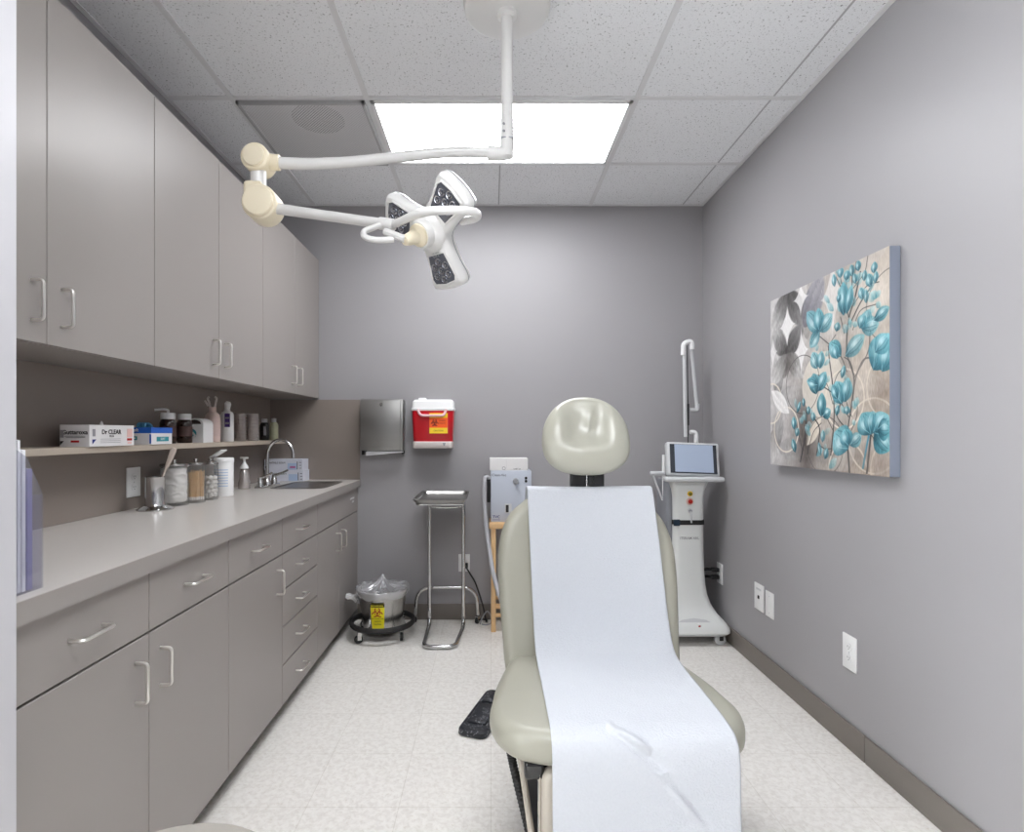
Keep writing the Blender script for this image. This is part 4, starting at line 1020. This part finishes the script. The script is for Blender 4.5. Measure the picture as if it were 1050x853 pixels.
# crumple where the paper breaks over the seat front: folds given as places on the sheet (across, height-wise distance)
q0x = [[q.x for q in row] for row in grid]
folds = []
def on_sheet(px, py):
    best = None
    for i, row in enumerate(grid):
        for j, q in enumerate(row):
            X = CX + (q.x + .335) * F / q.y; Y = CY + (CZ - q.z) * F / q.y
            dd = (X - px) ** 2 + (Y - py) ** 2
            if i > 116 and (best is None or dd < best[0]): best = (dd, q.x, cum[i])
    return best[1], best[2]
for (ax, ay, bx, by, amp, wd) in ((628, 748, 662, 769, .016, .011), (636, 756, 664, 778, -.010, .010), (624, 741, 628, 750, .008, .007), (665, 772, 690, 800, -.009, .018), (672, 794, 690, 792, .008, .014), (686, 808, 722, 850, .007, .007), (694, 806, 728, 846, -.005, .008)):
    folds.append((*on_sheet(ax, ay), *on_sheet(bx, by), amp, wd))
for i, row in enumerate(grid):
    for j, q in enumerate(row):
        k = 0
        for (x0_, s0_, x1_, s1_, amp, wd) in folds:
            dx, ds = x1_ - x0_, s1_ - s0_; L2 = dx * dx + ds * ds + 1e-9
            tt = max(0, min(1, ((q0x[i][j] - x0_) * dx + (cum[i] - s0_) * ds) / L2)); dist = math.hypot(q0x[i][j] - x0_ - tt * dx, cum[i] - s0_ - tt * ds)
            k += 1.15 * amp * math.exp(-(dist / wd) ** 2) * math.sin(PI * (.15 + .7 * tt))
        q.y -= k * .8; q.z += max(k, -.003) * .6
bm = bmesh.new(); vs = [[bm.verts.new(q) for q in row] for row in grid]
for a, b in zip(vs, vs[1:]):
    for j in range(n2): bm.faces.new((a[j], a[j + 1], b[j + 1], b[j]))
bmesh.ops.recalc_face_normals(bm, faces=bm.faces[:])
mb = MB(); mb._in(bm)
o = mb.build('exam_paper', PAPER, angle=180); o.location = (.335, 0, 0)
md = o.modifiers.new('thick', 'SOLIDIFY'); md.thickness = .0008; md.offset = 1
tag(o, 'white exam table paper draped over the chair back, seat and front', 'paper sheet')

# ------------------------------------------------------------------ foot pedal
t = thing('foot_pedal', 'scuffed black foot pedal on the floor left of the chair', 'foot pedal', (-.02, 2.42, 0), (0, 0, -.33))
PED = mat('scuffed_black', (38, 40, 46), .4)
nt = PED.node_tree; N = nt.nodes; L = nt.links; b = N['Principled BSDF']
tc = N.new('ShaderNodeTexCoord'); n = N.new('ShaderNodeTexNoise'); n.inputs['Scale'].default_value = 26; n.inputs['Detail'].default_value = 5; n.inputs['Distortion'].default_value = 2
L.new(tc.outputs['Object'], n.inputs['Vector']); r_ = N.new('ShaderNodeValToRGB')
for pos, c in ((.0, (34, 36, 42)), (.565, (40, 42, 48)), (.585, (170, 172, 178)), (.605, (44, 46, 52))):
    e_ = r_.color_ramp.elements.new(pos) if pos not in (0.0,) else r_.color_ramp.elements[0]
    e_.position = pos; e_.color = (*lin(c), 1)
r_.color_ramp.elements[-1].color = (*lin((46, 48, 54)), 1)
L.new(n.outputs['Fac'], r_.inputs['Fac']); L.new(r_.outputs['Color'], b.inputs['Base Color'])
rings = [[(x, y, z) for x, y in rrect(0, 0, w, h, .03, 5)] for z, w, h in ((0, .060, .185), (.006, .064, .19), (.022, .063, .188), (.030, .056, .18))]
mb = MB().loft(rings); mb.build('housing', PED, parent=t)
MB().box(-.044, .044, -.13, .03, .028, .042, .010, 3, Matrix.Rotation(.03, 4, 'X')).build('tread', PED, parent=t)
MB().box(-.044, .044, .05, .15, .028, .040, .008, 3).build('tread', PED, parent=t)
c = MB().tube(spline([(.0, .185, .012), (.02, .26, .008), (.12, .36, .007), (.3, .38, .007)], 8), .005, 8); c.build('cord', BLACK, parent=t)

# ------------------------------------------------------------------ round stool at the lower left
t = thing('round_stool', 'round grey stool whose seat edge shows at the bottom left', 'stool', (-.53, .852, 0))
STO = mat('stool_vinyl', (160, 155, 148), .4)
MB().lathe([(0, .44), (.18, .44), (.196, .45), (.2, .465), (.2, .488), (.196, .498), (.188, .502), (0, .503)], n=56).build('seat', STO, parent=t)
MB().cyl((0, 0, .10), (0, 0, .441), .022, n=18).build('gas_column', CHROME, parent=t)
for k in range(5):
    a = 2 * PI * k / 5 + .3
    MB().tube([(0, 0, .10), (.12 * math.cos(a), .12 * math.sin(a), .085), (.23 * math.cos(a), .23 * math.sin(a), .062)], [.018, .015, .012], 10).build('leg', CHROME, parent=t)
    caster(t, .23 * math.cos(a), .23 * math.sin(a), .058, .024, a)

# ------------------------------------------------------------------ surgical light
sl = thing('surgical_light', 'white ceiling-hung surgical light with a three-lobed head and jointed arms', 'surgical light', (.056, 1.934, H))
mb = MB().lathe([(0, -.002), (.150, -.002), (.153, -.010), (.148, -.032), (.135, -.040), (.05, -.043), (0, -.043)], n=56); mb.build('ceiling_plate', LAMPW, parent=sl)
base_ = Vector(sl.location)
def lp(px, py, Y): return P(px, py, Y) - base_
bot = lp(520, 158, 1.934)
mb = MB().lathe([(0, -.04), (.034, -.04), (.034, -.055), (.024, -.062), (0, -.062)], n=28); mb.cyl((0, 0, -.05), (0, 0, bot.z + .12), .0205, n=24); mb.build('drop_tube', LAMPW, parent=sl)
mb = MB().cyl((0, 0, bot.z - .012), (0, 0, bot.z + .125), .0225, n=24, bev=.004); mb.mi = 1
for z in (.07, .095):
    for a in (-PI / 2 - .5, 0.2): mb.cyl((.021 * math.cos(a), .021 * math.sin(a), bot.z + z), (.027 * math.cos(a), .027 * math.sin(a), bot.z + z), .004, n=8)
mb.box(-.023, .023, -.023, .0, bot.z + .046, bot.z + .050)
mb.build('swivel_sleeve', [LAMPW, GREYP], parent=sl)
mb = MB().tube(rounded([bot + Vector((0, 0, .06)), bot, lp(500, 157, 1.93)], .03), .024, 16); mb.build('elbow', LAMPW, parent=sl)
ap = spline([bot + Vector((-.005, 0, 0)), lp(490, 156.2, 1.93), lp(455, 156.5, 1.92), lp(410, 161, 1.905), lp(360, 166, 1.89), lp(320, 168, 1.875), lp(284, 167, 1.86), lp(272, 166, 1.857)], 6)
MB().tube(ap, [.0165 + .003 * k / (len(ap) - 1) for k in range(len(ap))], 18).build('upper_arm', LAMPW, parent=sl)
# cream elbow joint
jb = bpy.data.objects.new('elbow_joint', None); COL.objects.link(jb); jb.parent = sl
j1, j2 = lp(265, 165, 1.855), lp(270, 211, 1.855)
mb = MB(); yy = Vector((0, 1, 0))
mb.cyl(j1 - yy * .038, j1 + yy * .045, .046, n=32, bev=.008).cyl(j2 - yy * .040, j2 + yy * .045, .058, n=32, bev=.008)
q2 = lp(264, 207, 1.855)
mb.box(-.037, .026, -.034, .042, -.012, .062, .014, 3, Matrix.Translation(q2))
mb.box(-.036, .036, -.030, .040, -.030, .0, .012, 3, Matrix.Translation(j1))
mb.build('joint_shell', CREAM, parent=jb)
mb = MB().cyl(j1 - yy * .046, j1 - yy * .036, .036, n=32, bev=.004); mb.build('joint_cap', CREAM, parent=jb)
mb = MB().cyl(j2 - yy * .052, j2 - yy * .038, .050, n=32, bev=.005); mb.build('joint_cap', CREAM, parent=jb)
m1, m2 = lp(265, 172, 1.85), lp(265, 194, 1.85)
mb = MB().tube([m1, m1 * .5 + m2 * .5, m2], [.026, .025, .026], 18); mb.build('joint_neck', LAMPW, parent=jb)
mb = MB().cyl(lp(276, 166, 1.857), lp(287, 167, 1.86), .026, n=20, bev=.004); mb.build('joint_collar', CREAM, parent=jb)
# lower arm to the head
ap = [lp(280, 213.5, 1.85), lp(340, 222, 1.80), lp(392, 229.3, 1.75)]
MB().tube(ap, [.0175, .0165, .0155], 18).build('lower_arm', LAMPW, parent=sl)
mb = MB().cyl(lp(389, 229, 1.753), lp(404, 231, 1.74), .0195, n=20, bev=.003); mb.build('arm_collar', LAMPW, parent=sl)
# head
HY = 1.76
cen = P(441.5, 236.5, HY)
cdir = (-(cen - Vector((0, 0, CZ)))).normalized()            # towards the eye
rr_ = Vector((1, 0, 0)) - cdir * cdir.x; rr_.normalize(); uu = cdir.cross(rr_); uu.normalize()
if uu.z < 0: uu = -uu
nrm = (rr_ * -.65 + uu * -.24 + cdir * .72).normalized()
wv = rr_ * 18.6 + uu * 28 ; wv = wv + cdir * (-(wv.dot(nrm)) / cdir.dot(nrm)); wv.normalize()
yv = nrm.cross(wv)
MHd = Matrix((wv, yv, nrm)).transposed().to_4x4(); MHd.translation = cen - base_
hd = bpy.data.objects.new('lamp_head', None); COL.objects.link(hd); hd.parent = sl; hd.matrix_local = MHd
Ro = .188
pts = []
for k in range(3):
    a = k * 2 * PI / 3
    def pol(rad, lat): return (rad * math.cos(a) - lat * math.sin(a), rad * math.sin(a) + lat * math.cos(a))
    seg = [pol(.098, -.056), pol(.150, -.068), pol(.178, -.064), pol(Ro, -.038), pol(Ro + .003, 0), pol(Ro, .038), pol(.178, .064), pol(.150, .068), pol(.098, .056)]
    pts += seg
    a2 = a + PI / 3; pts.append((.068 * math.cos(a2), .068 * math.sin(a2)))
out = closed_outline(pts, 4)
n = len(out); 
def hring(sc_off, z):
    r_ = []
    for i in range(n):
        p_ = Vector(out[i]); d = (Vector(out[(i + 1) % n]) - Vector(out[i - 1])).normalized(); nn = Vector((d.y, -d.x)); q = p_ - nn * sc_off; r_.append((q.x, q.y, z))
    return r_
rings = [hring(.030, -.052), hring(.016, -.050), hring(.006, -.042), hring(.0, -.028), hring(.0, -.004), hring(.003, .006), hring(.010, .012)]
rings = [[(p[0] * .02, p[1] * .02, -.052) for p in rings[0]]] + rings + [[(p[0] * .02, p[1] * .02, .0125) for p in rings[-1]]]
t_ = MB().loft(rings); t_.build('lamp_housing', LAMPW, parent=hd, angle=40)
# rear seam line
sm_ = MB().loft([hring(-.0006, -.0265), hring(-.0010, -.0245), hring(-.0006, -.0225)], caps=False); sm_.build('housing_seam', GREYP, parent=hd)
for k in range(3):
    a = k * 2 * PI / 3; M = Matrix.Rotation(a, 4, 'Z')
    pol = [(.072, -.036), (.148, -.052), (.166, -.044), (.172, 0), (.166, .044), (.148, .052), (.072, .036)]
    le = MB().prism(pol, .004, M, z0=.0105, bev=.001); le = le.build('lens', LENS, parent=hd)
    lb = MB()
    for (x, y) in [(.126, 0)] + [(.126 + .029 * math.cos(q * PI / 3), .029 * math.sin(q * PI / 3)) for q in range(6)]:
        lb.lathe([(.0125, .0005), (.0120, .002), (.0095, .0008), (.0085, .0006)], (x, y, .0142), 16, M)
        lb.lathe([(.0045, .0), (.004, .003), (0, .0045)], (x, y, .0142), 10, M)
    lb.build('led_reflector', REFLECT, parent=le)
    fr_ = MB(); 
    fr_.tube([M @ Vector((x * 1.0, y * 1.0, .0135)) for x, y in pol], .0035, 8, closed=True); fr_.build('lens_frame', LAMPW, parent=le)
mb = MB().lathe([(0, .005), (.066, .008), (.062, .020), (.046, .034), (.044, .05), (.040, .056), (0, .058)], n=40); mb.build('hub', LAMPW, parent=hd)
mb = MB().lathe([(0, .055), (.036, .055), (.034, .064), (.023, .074), (.018, .108), (.014, .122), (0, .126)], n=28); mb.build('grip_handle', CREAM, parent=hd)
mb = MB().text('OFF', .020, Matrix.Rotation(4 * PI / 3, 4, 'Z') @ frame((.075, 0, .0145), (0, 1, 0), (-1, 0, 0)), extrude=.0004); mb.build('lettering', GREYP, parent=hd, smooth=False)
# yoke in front of the head and the guide loop
yk = spline([lp(402, 230.5, 1.742), lp(412, 226.5, 1.70), lp(425, 220.5, 1.655), lp(440, 216.7, 1.62), lp(458, 215.6, 1.60), lp(476, 215.8, 1.60), lp(487, 218, 1.62), lp(489.5, 222, 1.65), lp(484, 225, 1.69), lp(474, 227, 1.74)], 7)
MB().tube(yk, .0125, 14).build('yoke', LAMPW, parent=sl)
gl = spline([lp(398, 228, 1.745), lp(384, 233, 1.735), lp(373.5, 237.5, 1.72), lp(374.5, 243, 1.70), lp(386, 246, 1.695), lp(404, 245.5, 1.70)], 7)
MB().tube(gl, .0095, 12).build('guide_loop', LAMPW, parent=sl)
mb = MB().tube([lp(395, 237.5, 1.715), lp(416, 245.5, 1.68)], .0115, 8); mb.build('pivot_bar', LAMPW, parent=sl)

# ------------------------------------------------------------------ painting on the right wall
def build_painting():
    W = 420; Hh = 420
    Y0, Y1, Z0, Z1, XF = 1.90, 2.708, 1.083, 1.878, 1.367
    s_, t_ = np.meshgrid((np.arange(W) + .5) / W, (np.arange(Hh) + .5) / Hh)     # s from the far edge to the near one, t downwards
    rng = np.random.default_rng(3)
    def z6(x, y):
        px = x / 3.045 + 760; py = y / 3.045 + 230; Y = 776.5 / (px - 503.5); z = CZ - (py - CY) * Y / F
        return np.array([(Y1 - Y) / (Y1 - Y0), (Z1 - z) / (Z1 - Z0)])
    streak = rng.normal(0, 1, (Hh, W)); 
    for _ in range(10): streak = (streak + np.roll(streak, 1, 0) + np.roll(streak, -1, 0)) / 2.6
    streak = (streak - streak.mean()) / streak.std()
    soft = rng.normal(0, 1, (Hh, W))
    for _ in range(60): soft = (soft + np.roll(soft, 1, 0) + np.roll(soft, -1, 0) + np.roll(soft, 1, 1) + np.roll(soft, -1, 1)) / 5
    soft = (soft - soft.mean()) / soft.std()
    g = np.clip(s_ * 1.7 - .25, 0, 1)[..., None]
    img = np.array([196., 193, 192]) * (1 - g) + np.array([176., 164, 152]) * g
    dk = np.clip((t_ - .45) * 1.4, 0, 1)[..., None] * np.clip(1 - np.abs(s_ - .22) / .22, 0, 1)[..., None]
    img = img * (1 - dk * .55) + np.array([112., 104, 100]) * dk * .55
    img += soft[..., None] * 5 + streak[..., None] * 3.5
    asp = 1.0
    def blend(mask, col):
        nonlocal img
        m = np.clip(mask, 0, 1)[..., None]; img = img * (1 - m) + col * m
    def vesica(p0, p1, w, c0, c1, alpha=1., edge=.006, fat=1.0, hi=None):
        p0, p1 = np.array(p0), np.array(p1); d = p1 - p0; L = np.hypot(*d); d = d / L; nn = np.array([-d[1], d[0]])
        u = ((s_ - p0[0]) * d[0] + (t_ - p0[1]) * d[1]) / L; q = (s_ - p0[0]) * nn[0] + (t_ - p0[1]) * nn[1]
        uc = np.clip(u, 0, 1); hw = w * (4 * uc * (1 - uc)) ** fat
        m = np.clip((hw - np.abs(q)) / edge + .5, 0, 1) * ((u > 0) & (u < 1)) * alpha
        k = np.clip(uc + .10 * streak * .5 + .12 * soft * .3, 0, 1)[..., None]
        col = np.array(c0) * (1 - k) + np.array(c1) * k
        col = col + (np.cos(q / w * 9 + streak) * 9)[..., None]
        if hi is not None:
            hk = np.exp(-((u - .55) / .22) ** 2 - ((q + w * .25) / (w * .4)) ** 2)[..., None] * .75; col = col * (1 - hk) + np.array(hi) * hk
        blend(m, col)
    def line(pts, w, c, alpha=1.):
        pts = [np.array(p) for p in pts]
        dm = np.full((Hh, W), 9.)
        sp = spline([(p[0], p[1], 0) for p in pts], 8) if len(pts) > 2 else [Vector((*p, 0)) for p in pts]
        for a, b in zip(sp, sp[1:]):
            dx, dy = b.x - a.x, b.y - a.y; L2 = dx * dx + dy * dy + 1e-12
            k = np.clip(((s_ - a.x) * dx + (t_ - a.y) * dy) / L2, 0, 1); dm = np.minimum(dm, np.hypot(s_ - a.x - k * dx, t_ - a.y - k * dy))
        blend(np.clip((w - dm) / .003 + .5, 0, 1) * alpha, np.array(c))
    def circ(c, r, w, col, alpha=.9):
        d = np.abs(np.hypot(s_ - c[0], t_ - c[1]) - r); blend(np.clip((w - d) / .003 + .5, 0, 1) * alpha, np.array(col))
    # overlapping-circle lattice: petals of dark silver, pale stars between
    DG, MG, LG, WH = (84, 82, 82), (132, 130, 130), (206, 204, 202), (232, 230, 228)
    a = .30; ox, oy = .085, .30
    for i in range(-1, 3):
        for j in range(-1, 4):
            x, y = ox + a * i, oy + a * j
            fade = .55 if i < 1 else .3
            vesica((x, y), (x, y - a), .064, DG, LG, .9 * fade, fat=.75); vesica((x, y), (x + a, y), .064, MG, LG, .8 * fade, fat=.75)
    def star(x, y, ra, rb, al=.9):
        c = z6(x, y); q = (np.abs(s_ - c[0]) / ra) ** .62 + (np.abs(t_ - c[1]) / rb) ** .62
        blend(np.clip((1 - q) / .06 + .5, 0, 1) * al, np.array([228., 226, 225]) + (streak * 3)[..., None])
    BK = (58, 56, 56)
    for p0, p1, w_, c0_, c1_ in (((150, 210), (96, 332), .07, BK, LG), ((150, 210), (193, 315), .07, BK, MG), ((141, 408), (96, 332), .065, BK, LG), ((141, 408), (193, 315), .065, BK, MG), ((196, 322), (254, 160), .085, (104, 102, 110), (164, 162, 168)), ((141, 400), (133, 482), .05, BK, (150, 146, 144)), ((141, 405), (196, 478), .055, (96, 94, 92), LG), ((141, 405), (100, 500), .055, (120, 118, 116), LG), ((100, 640), (100, 745), .05, (150, 144, 140), LG)):
        vesica(z6(*p0), z6(*p1), w_, c0_, c1_, .95, fat=.75, edge=.012)
    for (x_, y_, a_, b_, k_) in ((205, 700, .10, .20, .75), (190, 600, .07, .18, .45), (300, 715, .16, .10, .4), (150, 440, .06, .10, .35)):
        c_ = z6(x_, y_); blend(np.exp(-((s_ - c_[0]) / a_) ** 2 - ((t_ - c_[1]) / b_) ** 2) * k_, np.array([70., 62, 58]) + (streak * 6)[..., None])
    star(144, 318, .085, .125); star(186, 232, .075, .10, .8); star(188, 395, .07, .13, .8); star(100, 400, .05, .10, .7); star(285, 225, .10, .22, .6)
    CR = (222, 212, 196)
    # pale discs and rings
    c0 = z6(252, 500); disc = np.hypot((s_ - c0[0]) * .95, t_ - c0[1]); blend(np.clip((.17 - disc) / .006 + .5, 0, 1) * .8, np.array([214., 206, 194]))
    c1 = z6(400, 200); blend(np.exp(-(((s_ - c1[0]) / .16) ** 2 + ((t_ - c1[1]) / .18) ** 2)) * .55, np.array([222., 214, 204]))
    for (x, y, r) in ((320, 545, .145), (470, 500, .155), (410, 660, .17), (140, 640, .13), (95, 560, .12), (330, 770, .14), (470, 770, .13)):
        circ(z6(x, y), r, .0045, CR, .85)
    for (x, y) in ((330, 740), (300, 760), (455, 750)):
        p = z6(x, y); vesica(p + [-.08, .06], p + [.06, -.08], .05, (150, 140, 134), (196, 188, 180), .6)
    vesica(z6(95, 520), z6(150, 590), .05, WH, WH, .85); vesica(z6(205, 690), z6(250, 600), .04, CR, CR, .8)
    ST = (52, 50, 52)
    T0, T1, TH = (20, 78, 94), (112, 176, 186), (222, 242, 244)
    Z = lambda L_: [z6(*p) for p in L_]
    for pts, w in (([(338, 775), (332, 660), (345, 560), (352, 480), (330, 400), (335, 300), (355, 230), (372, 150)], .005), ([(280, 720), (290, 600), (285, 500), (275, 420), (272, 380)], .004), ([(335, 600), (300, 540), (255, 505)], .003), ([(345, 560), (358, 480), (380, 425), (410, 415)], .004), ([(392, 775), (400, 700), (405, 650)], .006), ([(345, 300), (375, 240), (410, 190)], .004), ([(352, 480), (395, 400), (402, 340)], .003), ([(395, 310), (440, 270), (455, 265)], .003), ([(235, 720), (245, 640), (225, 600)], .004), ([(185, 740), (200, 660), (205, 580)], .005), ([(330, 640), (300, 600), (310, 560)], .003), ([(245, 350), (275, 375)], .003), ([(275, 375), (295, 345)], .0025), ([(330, 460), (315, 420), (300, 400)], .003), ([(322, 340), (310, 290)], .003), ([(335, 290), (320, 210), (310, 170)], .003), ([(352, 250), (345, 190), (350, 130)], .003)):
        line(Z(pts), w, ST, .9)
    line(Z([(380, 760), (392, 690), (398, 660)]), .006, (40, 130, 160), .8)
    for (x_, y_, a_, b_, c_, k_) in ((430, 520, .10, .10, (120, 104, 94), .45), (425, 745, .14, .08, (132, 116, 106), .5), (380, 480, .08, .12, (206, 196, 184), .5), (440, 215, .10, .08, (216, 206, 194), .55), (330, 450, .05, .2, (150, 140, 132), .35), (275, 300, .08, .1, (212, 206, 200), .5)):
        cc = z6(x_, y_); blend(np.exp(-((s_ - cc[0]) / a_) ** 2 - ((t_ - cc[1]) / b_) ** 2) * k_, np.array([float(v_) for v_ in c_]) + (streak * 6 + soft * 4)[..., None])
    for (x_, y_, r_) in ((470, 250, .16), (190, 500, .16), (260, 690, .15)):
        circ(z6(x_, y_), r_, .0022, (70, 66, 66), .7)
    for pts in ([(300, 240), (325, 200), (330, 150)], [(330, 230), (352, 170), (360, 110)], [(350, 200), (385, 150), (395, 100)], [(345, 260), (390, 195), (430, 180)], [(335, 260), (312, 200), (296, 165)], [(348, 330), (372, 270), (420, 250)], [(336, 660), (360, 600), (362, 540)], [(285, 640), (262, 590), (255, 560)], [(286, 560), (268, 500), (240, 470)], [(283, 520), (300, 470), (318, 450)], [(205, 720), (225, 650), (250, 620)], [(190, 700), (176, 640), (165, 600)], [(345, 600), (330, 560), (322, 520)], [(352, 470), (340, 430), (322, 415)], [(395, 640), (430, 690), (462, 700)], [(280, 700), (262, 700), (245, 690)]):
        line(Z(pts), .0022, ST, .85)
    for k in range(60):
        bx_, by_ = [(340, 150), (400, 190), (320, 190), (250, 430), (300, 500), (345, 580), (200, 590), (250, 670), (330, 330), (375, 250)][k % 10]
        x_ = bx_ + rng.normal(0, 22); y_ = by_ + rng.normal(0, 34); an_ = rng.normal(0, .6); l_ = rng.uniform(16, 34)
        if 165 < x_ < 462 and y_ > 640 - 1.55 * (x_ + 60): vesica(z6(x_, y_ + l_ * .5), z6(x_ + l_ * math.sin(an_), y_ - l_ * .5), rng.uniform(.010, .022), (60, 130, 142), (186, 218, 220), rng.uniform(.35, .75), fat=.9)
    F_ = []
    def petal(x0, y0, x1, y1, w, hi=TH):
        f_ = rng.uniform(-14, 22); g_ = rng.uniform(.72, .97)
        vesica(z6(x0, y0), z6(x1, y1), w, tuple(max(0, c + f_) for c in T0), tuple(min(255, c + f_ * .8) for c in T1), g_, hi=hi, fat=.85)
        p0_, p1_ = z6(x0, y0), z6(x1, y1); d_ = p1_ - p0_; n_ = np.array([-d_[1], d_[0]]) / (np.hypot(*d_) + 1e-9)
        for q_ in (-.45, .1, .5): line([p0_, p0_ + d_ * .5 + n_ * w * q_, p0_ + d_ * .86 + n_ * w * q_ * .6], .0016, (24, 70, 86) if q_ > 0 else (190, 224, 228), .55)
    petal(245, 335, 205, 275, .05); petal(245, 335, 240, 262, .045); petal(245, 335, 285, 280, .045); petal(245, 330, 215, 385, .04)
    petal(320, 285, 318, 180, .042); petal(328, 280, 345, 190, .03); petal(325, 412, 385, 345, .045)
    petal(380, 330, 400, 265, .04); petal(375, 325, 430, 310, .045); petal(370, 325, 385, 280, .035); petal(415, 300, 462, 258, .03)
    petal(412, 455, 462, 340, .085); petal(440, 460, 465, 375, .06); petal(418, 400, 460, 345, .05)
    petal(312, 410, 275, 370, .045); petal(300, 420, 290, 375, .03)
    petal(238, 450, 222, 400, .04); petal(245, 450, 252, 395, .035); petal(235, 530, 225, 465, .05); petal(240, 520, 265, 460, .04); petal(240, 500, 205, 488, .03)
    petal(315, 560, 295, 490, .055); petal(322, 555, 335, 478, .045); petal(300, 545, 285, 500, .03)
    petal(250, 600, 252, 525, .04); petal(255, 600, 280, 580, .03)
    petal(335, 700, 290, 650, .085); petal(335, 690, 320, 640, .05); petal(340, 690, 375, 655, .035)
    petal(405, 655, 375, 590, .065); petal(405, 655, 412, 582, .055); petal(412, 650, 460, 595, .06); petal(415, 650, 465, 705, .06); petal(425, 640, 465, 640, .05)
    for (x, y) in ((180, 570), (195, 555), (210, 580), (165, 620), (175, 648), (165, 690), (225, 600), (245, 700), (265, 715), (255, 660), (300, 320), (318, 460), (300, 580), (330, 580), (375, 215), (390, 225), (415, 135), (400, 175), (385, 160), (365, 130), (345, 145), (330, 160), (310, 150), (420, 165), (290, 175), (305, 230), (355, 170)):
        an = rng.uniform(-.6, .6); l = rng.uniform(14, 24); petal(x + l * math.sin(an) * .5, y + l * .9, x - l * math.sin(an) * .5, y - l * .9, rng.uniform(.016, .026))
    img += streak[..., None] * 2.0
    img = np.clip(img, 0, 255) / 255.
    linr = np.where(img <= .04045, img / 12.92, ((img + .055) / 1.055) ** 2.4)
    # canvas front as a fine grid, colour per vertex
    n = W
    yy = np.linspace(Y1, Y0, n); zz = np.linspace(Z1, Z0, n)
    V = np.empty((n, n, 3)); V[..., 0] = XF; V[..., 1] = yy[None, :]; V[..., 2] = zz[:, None]
    idx = np.arange(n * n).reshape(n, n)
    Fq = np.stack([idx[:-1, :-1], idx[1:, :-1], idx[1:, 1:], idx[:-1, 1:]], -1).reshape(-1, 4)
    me = bpy.data.meshes.new('painted_front'); c0 = Vector((1.387, (Y0 + Y1) / 2, (Z0 + Z1) / 2))
    Vf = V.reshape(-1, 3) - np.array(c0)
    me.from_pydata(Vf.tolist(), [], Fq.tolist())
    at = me.color_attributes.new('paint', 'FLOAT_COLOR', 'POINT'); buf = np.ones((n * n, 4), np.float32); buf[:, :3] = linr.reshape(-1, 3); at.data.foreach_set('color', buf.ravel())
    m = mat('painted_canvas', (200, 200, 200), .45, bump=.25, bscale=90); N = m.node_tree.nodes
    an = N.new('ShaderNodeVertexColor'); an.layer_name = 'paint'; m.node_tree.links.new(an.outputs['Color'], N['Principled BSDF'].inputs['Base Color'])
    me.materials.append(m)
    root = thing('wall_painting', 'square canvas print of teal flowers on silver grey, hung on the right wall', 'painting', c0)
    o = bpy.data.objects.new('painted_front', me); COL.objects.link(o); o.parent = root
    mb = MB().box(XF + .0004, RX - .001, Y0, Y1, Z0, Z1, .002, 1)
    wpart('canvas_wrap', mb, mat('canvas_edge', (138, 145, 160), .6), root)
build_painting()

# ------------------------------------------------------------------ light, camera, view
w = bpy.data.worlds.new('World'); S.world = w; w.use_nodes = True
w.node_tree.nodes['Background'].inputs['Color'].default_value = (.97, .985, 1.0, 1); w.node_tree.nodes['Background'].inputs['Strength'].default_value = 10.5
cd = bpy.data.cameras.new('Camera'); cam = bpy.data.objects.new('Camera', cd); COL.objects.link(cam)
cam.location = (0, 0, CZ); cam.rotation_euler = (PI / 2, 0, 0)
cd.sensor_fit = 'HORIZONTAL'; cd.sensor_width = 36; cd.lens = F / 1050 * 36
cd.shift_x = (525 - CX) / 1050; cd.shift_y = (CY - 426.5) / 1050
cd.clip_start = .02
S.camera = cam
S.view_settings.view_transform = 'Standard'; S.view_settings.look = 'None'; S.view_settings.gamma = 1; S.view_settings.use_curve_mapping = False
S.view_settings.exposure = .42
S.cycles.max_bounces = 10; S.cycles.diffuse_bounces = 6; S.cycles.transparent_max_bounces = 24
S.cycles.use_denoising = True
S.cycles.sample_clamp_indirect = 6
S.cycles.caustics_reflective = False; S.cycles.caustics_refractive = False
